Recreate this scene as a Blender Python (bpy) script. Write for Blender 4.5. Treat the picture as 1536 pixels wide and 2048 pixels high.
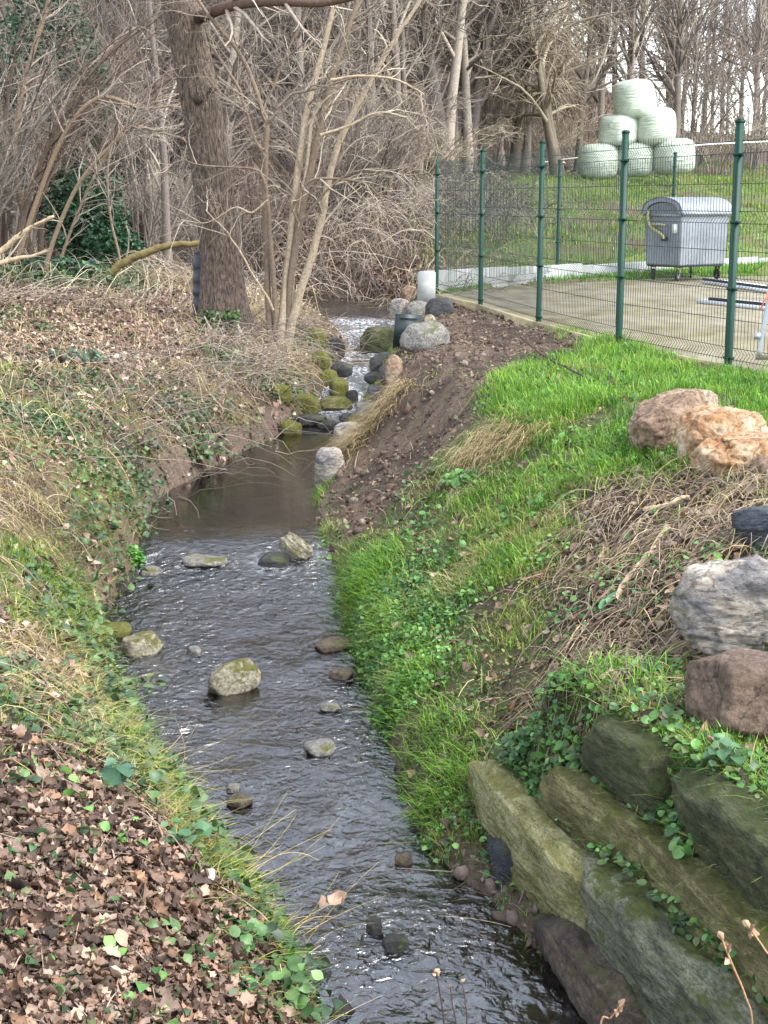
import bpy, math, random
import numpy as np
from mathutils import Vector, Matrix

# ------------------------------------------------------------------ camera, sky, sun, exposure
for o in list(bpy.data.objects): bpy.data.objects.remove(o)
scene = bpy.context.scene
F, HY, CH = 2900.0, 400.0, 1.42            # focal length and horizon row of the 1536x2048 photo, eye height
PITCH = math.atan((1024 - HY) / F)
cd = bpy.data.cameras.new('camera'); cam = bpy.data.objects.new('camera', cd)
scene.collection.objects.link(cam)
cam.location = (0, 0, CH); cam.rotation_euler = (math.pi / 2 - PITCH, 0, 0)
cd.sensor_fit = 'VERTICAL'; cd.sensor_height = 36.0; cd.sensor_width = 27.0
cd.lens = 36.0 * F / 2048; cd.clip_start = 0.05; cd.clip_end = 3000
scene.camera = cam

SUN_EL, SUN_AZ = math.radians(50), math.radians(118)   # azimuth clockwise from +Y (view direction)
world = bpy.data.worlds.new('World'); scene.world = world; world.use_nodes = True
nt = world.node_tree; nt.nodes.clear()
out = nt.nodes.new('ShaderNodeOutputWorld'); bg = nt.nodes.new('ShaderNodeBackground')
sky = nt.nodes.new('ShaderNodeTexSky'); sky.sky_type = 'NISHITA'; sky.sun_disc = False
sky.sun_elevation = SUN_EL; sky.sun_rotation = SUN_AZ
sky.air_density = 1.0; sky.dust_density = 0.7; sky.ozone_density = 1.0
hsv = nt.nodes.new('ShaderNodeHueSaturation'); hsv.inputs['Saturation'].default_value = 0.42
nt.links.new(sky.outputs[0], hsv.inputs['Color']); nt.links.new(hsv.outputs[0], bg.inputs['Color'])
bg.inputs['Strength'].default_value = 0.15
nt.links.new(bg.outputs[0], out.inputs['Surface'])
sl = bpy.data.lights.new('sun', 'SUN'); sl.energy = 1.3; sl.angle = math.radians(32); sl.color = (1.0, 0.965, 0.91)
so = bpy.data.objects.new('sun', sl); scene.collection.objects.link(so)
sd = Vector((math.sin(SUN_AZ) * math.cos(SUN_EL), math.cos(SUN_AZ) * math.cos(SUN_EL), math.sin(SUN_EL)))
so.rotation_euler = sd.to_track_quat('Z', 'Y').to_euler(); so.location = (6, -6, 30)
vs = scene.view_settings
vs.view_transform = 'Standard'; vs.look = 'None'; vs.gamma = 1.0; vs.use_curve_mapping = False; vs.exposure = 2.25
scene.render.engine = 'CYCLES'
cy = scene.cycles
cy.use_denoising = True; cy.max_bounces = 6; cy.diffuse_bounces = 3; cy.glossy_bounces = 3
cy.transmission_bounces = 3; cy.transparent_max_bounces = 8; cy.use_adaptive_sampling = True
cy.caustics_reflective = False; cy.caustics_refractive = False
cy.sample_clamp_indirect = 6.0

# ------------------------------------------------------------------ projection helpers (photo pixel <-> place)
CP, SP = math.cos(PITCH), math.sin(PITCH)
def ray(px, py):
    a = (np.asarray(px, float) - 768) / F; b = (1024 - np.asarray(py, float)) / F
    return np.stack([a, CP + b * SP, -SP + b * CP], -1)
def W(px, py, z):
    d = ray(px, py); t = (z - CH) / d[..., 2]
    return np.array([0, 0, CH]) + d * t[..., None] if np.ndim(t) else np.array([0, 0, CH]) + d * t
def WD(px, py, depth):
    d = ray(px, py); t = depth / d[..., 1]
    return np.array([0, 0, CH]) + d * (t[..., None] if np.ndim(t) else t)
def lin(*c):
    c = np.array(c, float) / 255.0
    return tuple(np.where(c <= 0.04045, c / 12.92, ((c + 0.055) / 1.055) ** 2.4))

# ------------------------------------------------------------------ noise
def _hash(ix, iy, iz, s):
    n = (ix * 73856093) ^ (iy * 19349663) ^ (iz * 83492791) ^ (s * 2654435761)
    n = (n ^ (n >> 13)) * 1274126177 & 0x7fffffff
    n = (n ^ (n >> 15)) * 1103515245 & 0x7fffffff
    return ((n >> 8) & 0xffff) / 65535.0
def vnoise(p, seed=0):
    p = np.asarray(p, float); i = np.floor(p).astype(np.int64); f = p - i; f = f * f * f * (f * (f * 6 - 15) + 10)
    r = 0
    for dx in (0, 1):
        wx = f[..., 0] if dx else 1 - f[..., 0]
        for dy in (0, 1):
            wy = f[..., 1] if dy else 1 - f[..., 1]
            for dz in (0, 1):
                wz = f[..., 2] if dz else 1 - f[..., 2]
                r = r + wx * wy * wz * _hash(i[..., 0] + dx, i[..., 1] + dy, i[..., 2] + dz, seed)
    return r * 2 - 1
def fbm(p, oct=4, seed=0, gain=0.5, lac=2.03):
    p = np.asarray(p, float); r = 0; a = 1.0; tot = 0
    for k in range(oct):
        r = r + a * vnoise(p * lac ** k + 17.3 * k, seed + k); tot += a; a *= gain
    return r / tot
def fbm2(x, y, scale, oct=4, seed=0, gain=0.5):
    return fbm(np.stack([x / scale, y / scale, np.zeros_like(x) + 0.37], -1), oct, seed, gain)
rng = np.random.default_rng(11)
def sstep(a, b, x):
    t = np.clip((x - a) / (b - a), 0, 1); return t * t * (3 - 2 * t)

# ------------------------------------------------------------------ object helpers
COL = scene.collection
def raw_mesh(name, V, Fs, mat=None, col=None, smooth=False):
    """V (n,3); Fs list of face index arrays (m,k); col per-vertex rgb"""
    me = bpy.data.meshes.new(name)
    V = np.asarray(V, np.float32)
    Fs = [np.asarray(f, np.int32) for f in (Fs if isinstance(Fs, list) else [Fs]) if len(f)]
    me.vertices.add(len(V)); me.vertices.foreach_set('co', V.ravel())
    loops = np.concatenate([f.ravel() for f in Fs]); tot = np.concatenate([np.full(len(f), f.shape[1], np.int32) for f in Fs])
    st = np.concatenate([[0], np.cumsum(tot)[:-1]]).astype(np.int32)
    me.loops.add(len(loops)); me.loops.foreach_set('vertex_index', loops)
    me.polygons.add(len(tot)); me.polygons.foreach_set('loop_start', st)
    me.update(calc_edges=True)
    if smooth: me.polygons.foreach_set('use_smooth', np.ones(len(tot), bool))
    if col is not None:
        a = me.color_attributes.new('Col', 'FLOAT_COLOR', 'POINT')
        c = np.ones((len(V), 4), np.float32); c[:, :3] = col; a.data.foreach_set('color', c.ravel())
    if mat is not None: me.materials.append(mat)
    me.validate(); me.update()
    return me
def link(name, me, parent=None, loc=None):
    o = bpy.data.objects.new(name, me); COL.objects.link(o)
    if parent is not None: o.parent = parent
    if loc is not None: o.location = loc
    return o
def obj(name, V, Fs, mat, parent=None, col=None, smooth=False, loc=None):
    return link(name, raw_mesh(name, V, Fs, mat, col, smooth), parent, loc)
def empty(name, loc=(0, 0, 0), rz=0.0):
    o = bpy.data.objects.new(name, None); COL.objects.link(o); o.location = loc; o.rotation_euler = (0, 0, rz)
    o.empty_display_size = 0.2
    return o
def tag(o, label, cat, group=None):
    o['label'] = label; o['category'] = cat
    if group: o['group'] = group
    return o
def kind(o, k, label=None, cat=None):
    o['kind'] = k
    if label: o['label'] = label
    if cat: o['category'] = cat
    return o
def copy_tree(o, parent=None):
    c = o.copy(); COL.objects.link(c)
    if parent is not None: c.parent = parent
    for ch in o.children: copy_tree(ch, c)
    return c

class MB:
    """collects pieces into one mesh"""
    def __init__(s): s.V = []; s.F = {}; s.C = []; s.n = 0
    def add(s, V, F, col=None):
        V = np.asarray(V, float).reshape(-1, 3); F = np.asarray(F, int)
        s.V.append(V); s.F.setdefault(F.shape[1], []).append(F + s.n)
        s.C.append(np.broadcast_to(np.asarray(col if col is not None else (1, 1, 1), float), (len(V), 3))); s.n += len(V)
        return s
    def box(s, c, d, R=None, col=None):
        v = np.array([[x, y, z] for x in (-1, 1) for y in (-1, 1) for z in (-1, 1)], float) * np.array(d) / 2
        if R is not None: v = v @ np.asarray(R).T
        f = [[0, 1, 3, 2], [4, 6, 7, 5], [0, 4, 5, 1], [2, 3, 7, 6], [0, 2, 6, 4], [1, 5, 7, 3]]
        return s.add(v + np.array(c), f, col)
    def tube(s, P, r, n=8, col=None, cap=True):
        V, Q = tubes(np.asarray(P, float)[None], np.broadcast_to(np.asarray(r, float), (len(P),))[None], n)
        k = s.n; s.add(V, Q, col)
        if cap:
            m = len(P)
            a = np.arange(n)[::-1] + k; b = np.arange(n) + (m - 1) * n + k
            s.F.setdefault(n, []).append(np.array([a, b]))
        return s
    def build(s, name, mat, parent=None, smooth=False, col=False, loc=None):
        V = np.concatenate(s.V); Fs = [np.concatenate(f) for f in s.F.values()]
        return obj(name, V, Fs, mat, parent, np.concatenate(s.C) if col else None, smooth, loc)

def tubes(P, R, n=3):
    """P (N,K,3) polylines, R (N,K) radii -> verts, quads"""
    N, K, _ = P.shape
    T = np.gradient(P, axis=1); T /= np.linalg.norm(T, axis=-1, keepdims=True) + 1e-9
    ref = np.where(np.abs(T[:, :1, 2:3]) > 0.9, np.array([1.0, 0, 0]), np.array([0, 0, 1.0]))
    ref = np.broadcast_to(ref, T.shape)
    A = np.cross(T, ref); nA = np.linalg.norm(A, axis=-1, keepdims=True)
    A = A / (nA + 1e-6); B = np.cross(T, A)
    th = np.arange(n) / n * 2 * math.pi
    V = P[:, :, None] + R[:, :, None, None] * (A[:, :, None] * np.cos(th)[None, None, :, None] + B[:, :, None] * np.sin(th)[None, None, :, None])
    idx = np.arange(N * K * n).reshape(N, K, n)
    a = idx[:, :-1, :]; b = idx[:, 1:, :]
    Q = np.stack([a, np.roll(a, -1, 2), np.roll(b, -1, 2), b], -1).reshape(-1, 4)
    return V.reshape(-1, 3), Q

def smooth_path(P, m):
    """Catmull-Rom resample of polyline (k,d) to m points"""
    P = np.asarray(P, float); k = len(P)
    Q = np.vstack([2 * P[0] - P[1], P, 2 * P[-1] - P[-2]])
    t = np.linspace(0, k - 1 - 1e-6, m); i = t.astype(int); u = (t - i)[:, None]
    p0, p1, p2, p3 = Q[i], Q[i + 1], Q[i + 2], Q[i + 3]
    return 0.5 * (2 * p1 + (p2 - p0) * u + (2 * p0 - 5 * p1 + 4 * p2 - p3) * u ** 2 + (3 * p1 - p0 - 3 * p2 + p3) * u ** 3)

def rot_z(a): c, s = math.cos(a), math.sin(a); return np.array([[c, -s, 0], [s, c, 0], [0, 0, 1.0]])
def euler(x, y, z): return np.array(Matrix.Rotation(z, 3, 'Z') @ Matrix.Rotation(y, 3, 'Y') @ Matrix.Rotation(x, 3, 'X'))

# ------------------------------------------------------------------ materials
def nodes(name):
    m = bpy.data.materials.new(name); m.use_nodes = True; t = m.node_tree; t.nodes.clear()
    o = t.nodes.new('ShaderNodeOutputMaterial'); b = t.nodes.new('ShaderNodeBsdfPrincipled')
    t.links.new(b.outputs[0], o.inputs[0]); return m, t, b, o
def n_noise(t, scale, detail=5, rough=0.6, coord=None, dist=0.0):
    n = t.nodes.new('ShaderNodeTexNoise'); n.inputs['Scale'].default_value = scale
    n.inputs['Detail'].default_value = detail; n.inputs['Roughness'].default_value = rough; n.inputs['Distortion'].default_value = dist
    if coord is not None: t.links.new(coord, n.inputs['Vector'])
    return n
def n_ramp(t, fac, stops):
    r = t.nodes.new('ShaderNodeValToRGB'); e = r.color_ramp.elements
    while len(e) < len(stops): e.new(0.5)
    for el, (p, c) in zip(e, stops): el.position = p; el.color = (*c, 1) if len(c) == 3 else c
    t.links.new(fac, r.inputs[0]); return r
def n_mix(t, a, b, fac, mode='MIX'):
    m = t.nodes.new('ShaderNodeMix'); m.data_type = 'RGBA'; m.blend_type = mode
    for sock, v in ((m.inputs[6], a), (m.inputs[7], b)):
        if hasattr(v, 'is_output'): t.links.new(v, sock)
        else: sock.default_value = (*v, 1)
    if hasattr(fac, 'is_output'): t.links.new(fac, m.inputs[0])
    else: m.inputs[0].default_value = fac
    return m.outputs[2]
def n_coord(t, scale=(1, 1, 1), kindc='Object', rot=(0, 0, 0)):
    c = t.nodes.new('ShaderNodeTexCoord'); mp = t.nodes.new('ShaderNodeMapping')
    mp.inputs['Scale'].default_value = scale; mp.inputs['Rotation'].default_value = rot
    t.links.new(c.outputs[kindc], mp.inputs['Vector']); return mp.outputs[0]
def n_bump(t, h, bsdf, strength=0.5, dist=0.02):
    b = t.nodes.new('ShaderNodeBump'); b.inputs['Strength'].default_value = strength; b.inputs['Distance'].default_value = dist
    t.links.new(h, b.inputs['Height']); t.links.new(b.outputs[0], bsdf.inputs['Normal']); return b
def mat_noise(name, stops, scale=6, detail=6, rough=0.8, bump=0.4, bdist=0.01, stretch=(1, 1, 1), spec=0.3, bscale=None, metal=0.0):
    m, t, b, o = nodes(name); co = n_coord(t, stretch)
    n = n_noise(t, scale, detail, 0.65, co); r = n_ramp(t, n.outputs[0], stops)
    t.links.new(r.outputs[0], b.inputs['Base Color']); b.inputs['Roughness'].default_value = rough
    b.inputs['Specular IOR Level'].default_value = spec; b.inputs['Metallic'].default_value = metal
    if bump:
        n2 = n_noise(t, bscale or scale * 4, 6, 0.7, co); n_bump(t, n2.outputs[0], b, bump, bdist)
    return m
def mat_attr(name, rough=0.75, spec=0.25, transl=0.0, scale=40, var=0.25, bump=0.0):
    """colour from each leaf / blade / stem, a little grain, optional light through the leaf"""
    m, t, b, o = nodes(name)
    a = t.nodes.new('ShaderNodeAttribute'); a.attribute_name = 'Col'
    n = n_noise(t, scale, 3, 0.6, n_coord(t)); r = n_ramp(t, n.outputs[0], [(0.3, (1 - var,) * 3), (0.7, (1 + var,) * 3)])
    c = n_mix(t, a.outputs['Color'], r.outputs[0], 1.0, 'MULTIPLY')
    t.links.new(c, b.inputs['Base Color']); b.inputs['Roughness'].default_value = rough; b.inputs['Specular IOR Level'].default_value = spec
    if transl:
        tr = t.nodes.new('ShaderNodeBsdfTranslucent'); t.links.new(c, tr.inputs['Color'])
        mx = t.nodes.new('ShaderNodeMixShader'); mx.inputs[0].default_value = transl
        t.links.new(b.outputs[0], mx.inputs[1]); t.links.new(tr.outputs[0], mx.inputs[2]); t.links.new(mx.outputs[0], o.inputs[0])
    return m
def mat_plain(name, c, rough=0.6, metal=0.0, spec=0.4, var=0.15, scale=8, bump=0.0):
    c = np.array(c); return mat_noise(name, [(0.3, tuple(c * (1 - var))), (0.7, tuple(c * (1 + var)))], scale, 5, rough, bump, 0.004, spec=spec, metal=metal)
# ------------------------------------------------------------------ stream course and ground
ZW_Y = [-5, 4, 6, 8, 10, 10.6, 11.1, 16.5, 17.2, 18.5, 20, 21.5, 24, 30, 45, 80]
ZW_Z = [-1.54, -1.52, -1.49, -1.43, -1.36, -1.30, -1.195, -1.18, -1.13, -.98, -.84, -.74, -.56, -.50, -.2, 1.5]
def zw(y): return np.interp(y, ZW_Y, ZW_Z)
def on_water(px, py):
    y = 10.0
    for _ in range(60): y = 0.5 * y + 0.5 * W(px, py, float(zw(y)))[1]
    return W(px, py, float(zw(y)))
EL = [(640, 2048), (600, 1960), (520, 1830), (420, 1710), (340, 1600), (285, 1500), (240, 1420), (215, 1330), (192, 1262), (235, 1180), (272, 1110),
      (285, 1045), (330, 985), (400, 948), (465, 912), (545, 876), (585, 850), (640, 800), (680, 745), (700, 690), (672, 650), (615, 612)]
ER = [(1250, 2048), (1130, 1950), (1060, 1890), (960, 1790), (850, 1695), (800, 1560), (765, 1440), (708, 1290), (682, 1200), (668, 1130), (640, 1080),
      (628, 1000), (642, 930), (680, 872), (712, 835), (745, 790), (768, 745), (785, 700), (800, 650), (800, 612)]
pl = np.array([on_water(*p) for p in EL]); pr = np.array([on_water(*p) for p in ER])
pl = pl[np.argsort(pl[:, 1])]; pr = pr[np.argsort(pr[:, 1])]
LY = np.concatenate([[-5, 2], pl[:, 1], [30, 34, 40, 50, 80]]); LX = np.concatenate([[.3, .1], pl[:, 0], [-3.4, -6.5, -12, -24, -60]])
RY = np.concatenate([[-5, 2], pr[:, 1], [30, 34, 40, 50, 80]]); RX = np.concatenate([[1.6, 1.2], pr[:, 0], [-.9, -4.2, -10, -22, -58]])
def Lx(y): return np.interp(y, LY, LX)
def Rx(y): return np.interp(y, RY, RX)

LT = {  # y: [(distance from the water's edge, height)]
 3: [(.10, -1.42), (.35, -1.27), (.7, -1.03), (1.1, -.85), (2, -.5), (4, -.2), (9, 0)],
 6: [(.08, -1.32), (.28, -1.12), (.6, -.86), (1, -.66), (2, -.4), (4, -.2), (9, 0)],
 8: [(.07, -1.22), (.28, -.97), (.6, -.72), (1, -.52), (2, -.3), (4, -.15), (9, 0)],
 11: [(.06, -1.02), (.22, -.78), (.6, -.50), (1.1, -.32), (2.2, -.14), (5, 0), (9, .1)],
 15: [(.07, -.95), (.26, -.70), (.7, -.43), (1.3, -.25), (2.4, -.12), (6, .05), (9, .1)],
 18: [(.15, -.9), (.5, -.66), (1, -.42), (1.8, -.25), (3, -.12), (6, .05), (9, .15)],
 21: [(.2, -.58), (.5, -.42), (1, -.30), (2, -.20), (4, -.06), (6, .05), (9, .15)],
 25: [(.3, -.42), (.8, -.30), (1.5, -.2), (2.5, -.12), (4, 0), (6, .1), (9, .2)],
 32: [(.5, -.30), (1.0, -.1), (1.8, .1), (2.5, .2), (4, .3), (6, .4), (9, .5)]}
RT = {
 3: [(.2, -1.36), (.45, -1.12), (.8, -.80), (1.2, -.45), (1.8, -.2), (3, -.02), (6, 0)],
 5: [(.2, -1.36), (.5, -1.10), (.85, -.78), (1.25, -.48), (1.8, -.18), (3, -.02), (6, 0)],
 6.5: [(.10, -1.36), (.5, -1.08), (.9, -.76), (1.3, -.50), (1.9, -.18), (3, 0), (6, 0)],
 8: [(.08, -1.20), (.5, -.96), (1, -.66), (1.5, -.36), (2.1, -.10), (3.2, 0), (6, 0)],
 10: [(.08, -1.16), (.6, -.88), (1.1, -.58), (1.7, -.24), (2.3, -.06), (3.4, 0), (6, 0)],
 12.5: [(.15, -1.06), (.6, -.74), (1.0, -.40), (1.35, -.15), (2.0, -.07), (3.2, 0), (6, 0)],
 14.5: [(.22, -.98), (.5, -.66), (.7, -.26), (.95, -.12), (1.6, -.07), (3, 0), (6, 0)],
 17: [(.15, -.85), (.32, -.50), (.48, -.2), (.75, -.10), (1.5, -.05), (2.5, -.02), (6, 0)],
 20: [(.2, -.5), (.45, -.22), (.7, -.1), (1.1, -.05), (1.8, -.02), (2.5, 0), (6, 0)],
 24: [(.2, -.34), (.45, -.12), (.8, -.02), (1.2, .0), (2, .02), (3, .05), (6, .05)],
 30: [(.3, -.25), (.7, 0), (1.2, .12), (1.8, .2), (2.5, .25), (3.5, .3), (6, .35)]}
def table(T):
    ys = sorted(T); return np.array(ys, float), np.array([[p[0] for p in T[y]] for y in ys]), np.array([[p[1] for p in T[y]] for y in ys])
LTT, RTT = table(LT), table(RT)
# fence line, slab and back wall in plan
FP = [W(px, py, 0.0) for px, py in ((873, 590), (961, 612), (1077, 648), (1237, 690), (1456, 735))]
fdir = (FP[4] - FP[0])[:2]; fdir /= np.linalg.norm(fdir)
FEND = FP[4][:2] + fdir * 2.5
SLAB = np.array([FP[0][:2] + [-.04, .10], W(1000, 572, 0)[:2], W(1330, 556, 0)[:2], W(1560, 550, 0)[:2] + [.5, 0], [14, 27], [14, 6], [FEND[0] + 1.2, 6.5], FEND + [.5, -.8]])
SLAB = np.vstack([SLAB, FP[4][:2] + [-.07, -.05]])
def inpoly(x, y, P):
    r = np.zeros(np.shape(x), bool); j = len(P) - 1
    for i in range(len(P)):
        c = ((P[i][1] > y) != (P[j][1] > y)) & (x < (P[j][0] - P[i][0]) * (y - P[i][1]) / (P[j][1] - P[i][1] + 1e-12) + P[i][0])
        r ^= c; j = i
    return r
WALL0, WALL1 = np.array([.60, 23.2]), np.array([9.4, 33.0])
wdir = (WALL1 - WALL0) / np.linalg.norm(WALL1 - WALL0); wnor = np.array([-wdir[1], wdir[0]])     # towards the field

def base_height(x, y):
    x = np.asarray(x, float); y = np.asarray(y, float)
    L, R, w = Lx(y), Rx(y), zw(y); z = np.zeros_like(x)
    def side(d, T):
        ys, O, Z = T
        yc = np.clip(y, ys[0], ys[-1]); i = np.clip(np.searchsorted(ys, yc) - 1, 0, len(ys) - 2); u = (yc - ys[i]) / (ys[i + 1] - ys[i])
        o = O[i] * (1 - u[..., None]) + O[i + 1] * u[..., None]; h = Z[i] * (1 - u[..., None]) + Z[i + 1] * u[..., None]
        o = np.concatenate([np.zeros(o.shape[:-1] + (1,)), o], -1); h = np.concatenate([(w - .035)[..., None], h], -1)
        h = np.maximum(h, (w - .03)[..., None])
        r = h[..., 0].copy()
        for k in range(o.shape[-1] - 1):
            a, b = o[..., k], o[..., k + 1]; t = np.clip((d - a) / (b - a), 0, 1)
            r = np.where(d > a, h[..., k] * (1 - t) + h[..., k + 1] * t, r)
        return r
    zl = side(L - x, LTT); zr = side(x - R, RTT)
    u = np.clip((x - L) / (R - L), 0, 1); bed = w - .035 - .09 * np.sqrt(np.clip(4 * u * (1 - u), 0, 1))
    return np.where(x < L, zl, np.where(x > R, zr, bed))
def rise(x, y):
    # the valley side climbs behind: wooded and steep to the left, open field to the right
    d = (x - WALL0[0]) * wnor[0] + (y - WALL0[1]) * wnor[1]
    field = (y > 15) * (0.165 * np.clip(d - .5, 0, 9.5) + .085 * np.clip(d - 10, 0, 75))
    wood = .05 * np.clip(y - 29, 0, 12) + .12 * np.clip(y - 41, 0, 15) + .36 * np.clip(y - 56, 0, 55)
    k = sstep(15, 3, x - (y - 45) * .04)
    fw = np.maximum(field, 0) + k * .30 * np.clip(y - 58, 0, 55)
    s = sstep(-2.5, 3.5, x)
    land = np.maximum(Lx(y) - x, x - Rx(y))
    near = np.maximum(sstep(.2, 3.0, land), sstep(34, 44, y))
    return (wood * (1 - s) + fw * s) * near
# grid: fine near the stream, growing outward to the horizon
def axis(a, b, step, lo, hi, g):
    v = list(np.arange(a, b + 1e-6, step)); s = step; l = [v[0]]
    while l[-1] > lo: s *= g; l.append(l[-1] - s)
    s = step; h = [v[-1]]
    while h[-1] < hi: s *= g; h.append(h[-1] + s)
    return np.array(l[:0:-1] + v + h[1:])
GX = axis(-4.2, 4.0, .045, -500, 500, 1.09); GY = axis(3.2, 24, .05, -60, 900, 1.045)
gx, gy = np.meshgrid(GX, GY)
gz = base_height(gx, gy)
for _ in range(2):
    k = gz.copy(); k[1:-1, 1:-1] = (gz[1:-1, 1:-1] * 2 + gz[:-2, 1:-1] + gz[2:, 1:-1] + gz[1:-1, :-2] + gz[1:-1, 2:]) / 6; gz = k
gz += rise(gx, gy)
# ledges behind the three rows of the boulder wall
ROW1 = np.array([W(*p, -1.25)[:2] for p in ((930, 1540), (985, 1610), (1160, 1815), (1350, 1990), (1600, 2220))])
ROW2 = np.array([W(*p, -.97)[:2] for p in ((1060, 1520), (1110, 1580), (1300, 1715), (1600, 1985), (1750, 2120))])
ROW3 = np.array([W(*p, -.72)[:2] for p in ((1140, 1450), (1190, 1490), (1325, 1570), (1600, 1790), (1750, 1900))])
def sdist(x, y, P):
    """distance to a polyline, positive on its bank side"""
    best = np.full(np.shape(x), 1e9); sg = np.zeros(np.shape(x))
    for a, b in zip(P[:-1], P[1:]):
        e = b - a; l2 = e @ e; t = np.clip(((x - a[0]) * e[0] + (y - a[1]) * e[1]) / l2, 0, 1)
        dx, dy = x - a[0] - t * e[0], y - a[1] - t * e[1]; d = np.hypot(dx, dy); c = np.where(e[0] * dy - e[1] * dx > 0, 1.0, -1.0)
        sg = np.where(d < best, c, sg); best = np.minimum(best, d)
    return best * sg
d1, d2, d3 = (sdist(gx, gy, P_) for P_ in (ROW1, ROW2, ROW3))
st = np.minimum(gz, -1.40) * (1 - sstep(.0, .10, d1)) + -1.05 * sstep(.0, .10, d1) + .19 * sstep(.0, .08, d2) + .29 * sstep(0, .08, d3)
k3 = sstep(.04, .45, d3); st = st * (1 - k3) + np.maximum(gz, -.60) * k3
def along(P): e = P[2] - P[1]; e = e / np.linalg.norm(e); return (gx - P[1][0]) * e[0] + (gy - P[1][1]) * e[1]
wz = sstep(-.15, .30, along(ROW1)) * sstep(-.10, .02, gx - Rx(gy)) * (gy > 2.5) * (gy < 7.5) * sstep(1.3, .9, d3)
gz = gz * (1 - wz) + st * wz
# the terrain's lumps
dL, dR = Lx(gy) - gx, gx - Rx(gy)
land = np.maximum(dL, dR); onl = sstep(0.0, .25, land)
gz += onl * (.06 * fbm2(gx, gy, .9, 4, 3) + .03 * fbm2(gx, gy, .22, 3, 9)) * sstep(60, 20, gy)
gz += (1 - onl) * .035 * fbm2(gx, gy, .3, 3, 31)
gz += 1.2 * fbm2(gx, gy, 18, 3, 21) * sstep(45, 90, gy)
def pxpoly(pts, z=None):
    return np.array([hit(*p)[:2] if z is None else W(*p, z)[:2] for p in pts])
def H(x, y):
    x = np.asarray(x, float); y = np.asarray(y, float)
    i = np.clip(np.searchsorted(GX, x) - 1, 0, len(GX) - 2); j = np.clip(np.searchsorted(GY, y) - 1, 0, len(GY) - 2)
    u = np.clip((x - GX[i]) / (GX[i + 1] - GX[i]), 0, 1); v = np.clip((y - GY[j]) / (GY[j + 1] - GY[j]), 0, 1)
    return (gz[j, i] * (1 - u) + gz[j, i + 1] * u) * (1 - v) + (gz[j + 1, i] * (1 - u) + gz[j + 1, i + 1] * u) * v
def hit(px, py, tmax=90):
    """where the photo's pixel meets the ground"""
    d = ray(px, py); t = np.concatenate([np.arange(2.5, 30, .02), np.arange(30, tmax, .2)])
    P = np.array([0, 0, CH]) + t[:, None] * d
    b = P[:, 2] < H(P[:, 0], P[:, 1])
    return P[np.argmax(b)] if b.any() else P[-1]
def slope(x, y, e=.04): return np.hypot(H(x + e, y) - H(x - e, y), H(x, y + e) - H(x, y - e)) / (2 * e)
def normal(x, y, e=.05):
    n = np.stack([-(H(x + e, y) - H(x - e, y)) / (2 * e), -(H(x, y + e) - H(x, y - e)) / (2 * e), np.ones_like(x)], -1)
    return n / np.linalg.norm(n, axis=-1, keepdims=True)
# slipped soil: a scarp where the right bank broke away
SC = pxpoly([(985, 775), (870, 770), (820, 800), (740, 880), (670, 960), (660, 1040), (740, 1050), (830, 940), (900, 850), (960, 800)])
m = inpoly(gx, gy, SC)
mm = m.astype(float)
for _ in range(5):
    k = mm.copy(); k[1:-1, 1:-1] = (mm[1:-1, 1:-1] + mm[:-2, 1:-1] + mm[2:, 1:-1] + mm[1:-1, :-2] + mm[1:-1, 2:]) / 5; mm = k
gz -= mm * .10
# ground stays below the slab and the wall's strip
ins = inpoly(gx, gy, SLAB); gz = np.where(ins, -.09, gz)
dw = (gx - WALL0[0]) * wnor[0] + (gy - WALL0[1]) * wnor[1]; bw = (dw > -1.6) * (dw < .12) * (gx > WALL0[0] + .05) * (gy < 34)
gz = np.where(bw & ~ins, np.minimum(gz, .05), gz)

# ---- what covers the ground where (plan polygons read off the photo)
SOIL = pxpoly([(880, 603), (960, 622), (1060, 655), (1190, 690), (1150, 712), (1060, 722), (990, 745), (985, 790), (930, 850), (850, 930), (790, 1010), (720, 1090), (660, 1110), (640, 1040), (650, 960), (740, 860), (780, 780), (782, 710), (850, 622)])
DRY = pxpoly([(1170, 960), (1260, 960), (1380, 930), (1536, 890), (1600, 1080), (1370, 1150), (1330, 1260), (1230, 1400), (1130, 1440), (1060, 1380), (1120, 1290), (1130, 1120)])
SAND = pxpoly([(1340, 1250), (1600, 1230), (1600, 1400), (1400, 1420), (1280, 1350)])
MUD = pxpoly([(800, 1600), (850, 1640), (960, 1680), (1090, 1800), (1300, 2048), (1150, 2040), (1060, 1900), (900, 1780), (830, 1700)])
LEAFN = pxpoly([(-80, 1450), (120, 1500), (270, 1620), (420, 1760), (540, 1880), (640, 2060), (680, 2300), (-120, 2400)])
LEAFF = pxpoly([(-60, 575), (200, 565), (400, 590), (420, 640), (470, 690), (300, 740), (150, 740), (-60, 720)])
GRS = dict(soil=SOIL, dry=DRY, sand=SAND, mud=MUD, leafn=LEAFN, leaff=LEAFF)
def mask(x, y, name, blur=.12, wob=.15):
    P = GRS[name]; wx = x + wob * fbm2(x, y, .35, 2, 71); wy = y + wob * fbm2(x, y, .35, 2, 72)
    r = 0
    for a, b in ((0, 0), (blur, 0), (-blur, 0), (0, blur), (0, -blur)): r = r + inpoly(wx + a, wy + b, P)
    return r / 5.0
c_soil = np.array(lin(96, 81, 68)); c_soild = np.array(lin(64, 53, 44)); c_leaf = np.array(lin(92, 72, 60)); c_grass = np.array(lin(80, 92, 48))
c_mud = np.array(lin(104, 88, 78)); c_sand = np.array(lin(150, 130, 108)); c_bed = np.array(lin(92, 76, 60)); c_straw = np.array(lin(120, 104, 76))
c_moss = np.array(lin(84, 86, 40)); c_field = np.array(lin(96, 108, 58))
gc = np.zeros(gx.shape + (3,)) + c_soil
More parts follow.
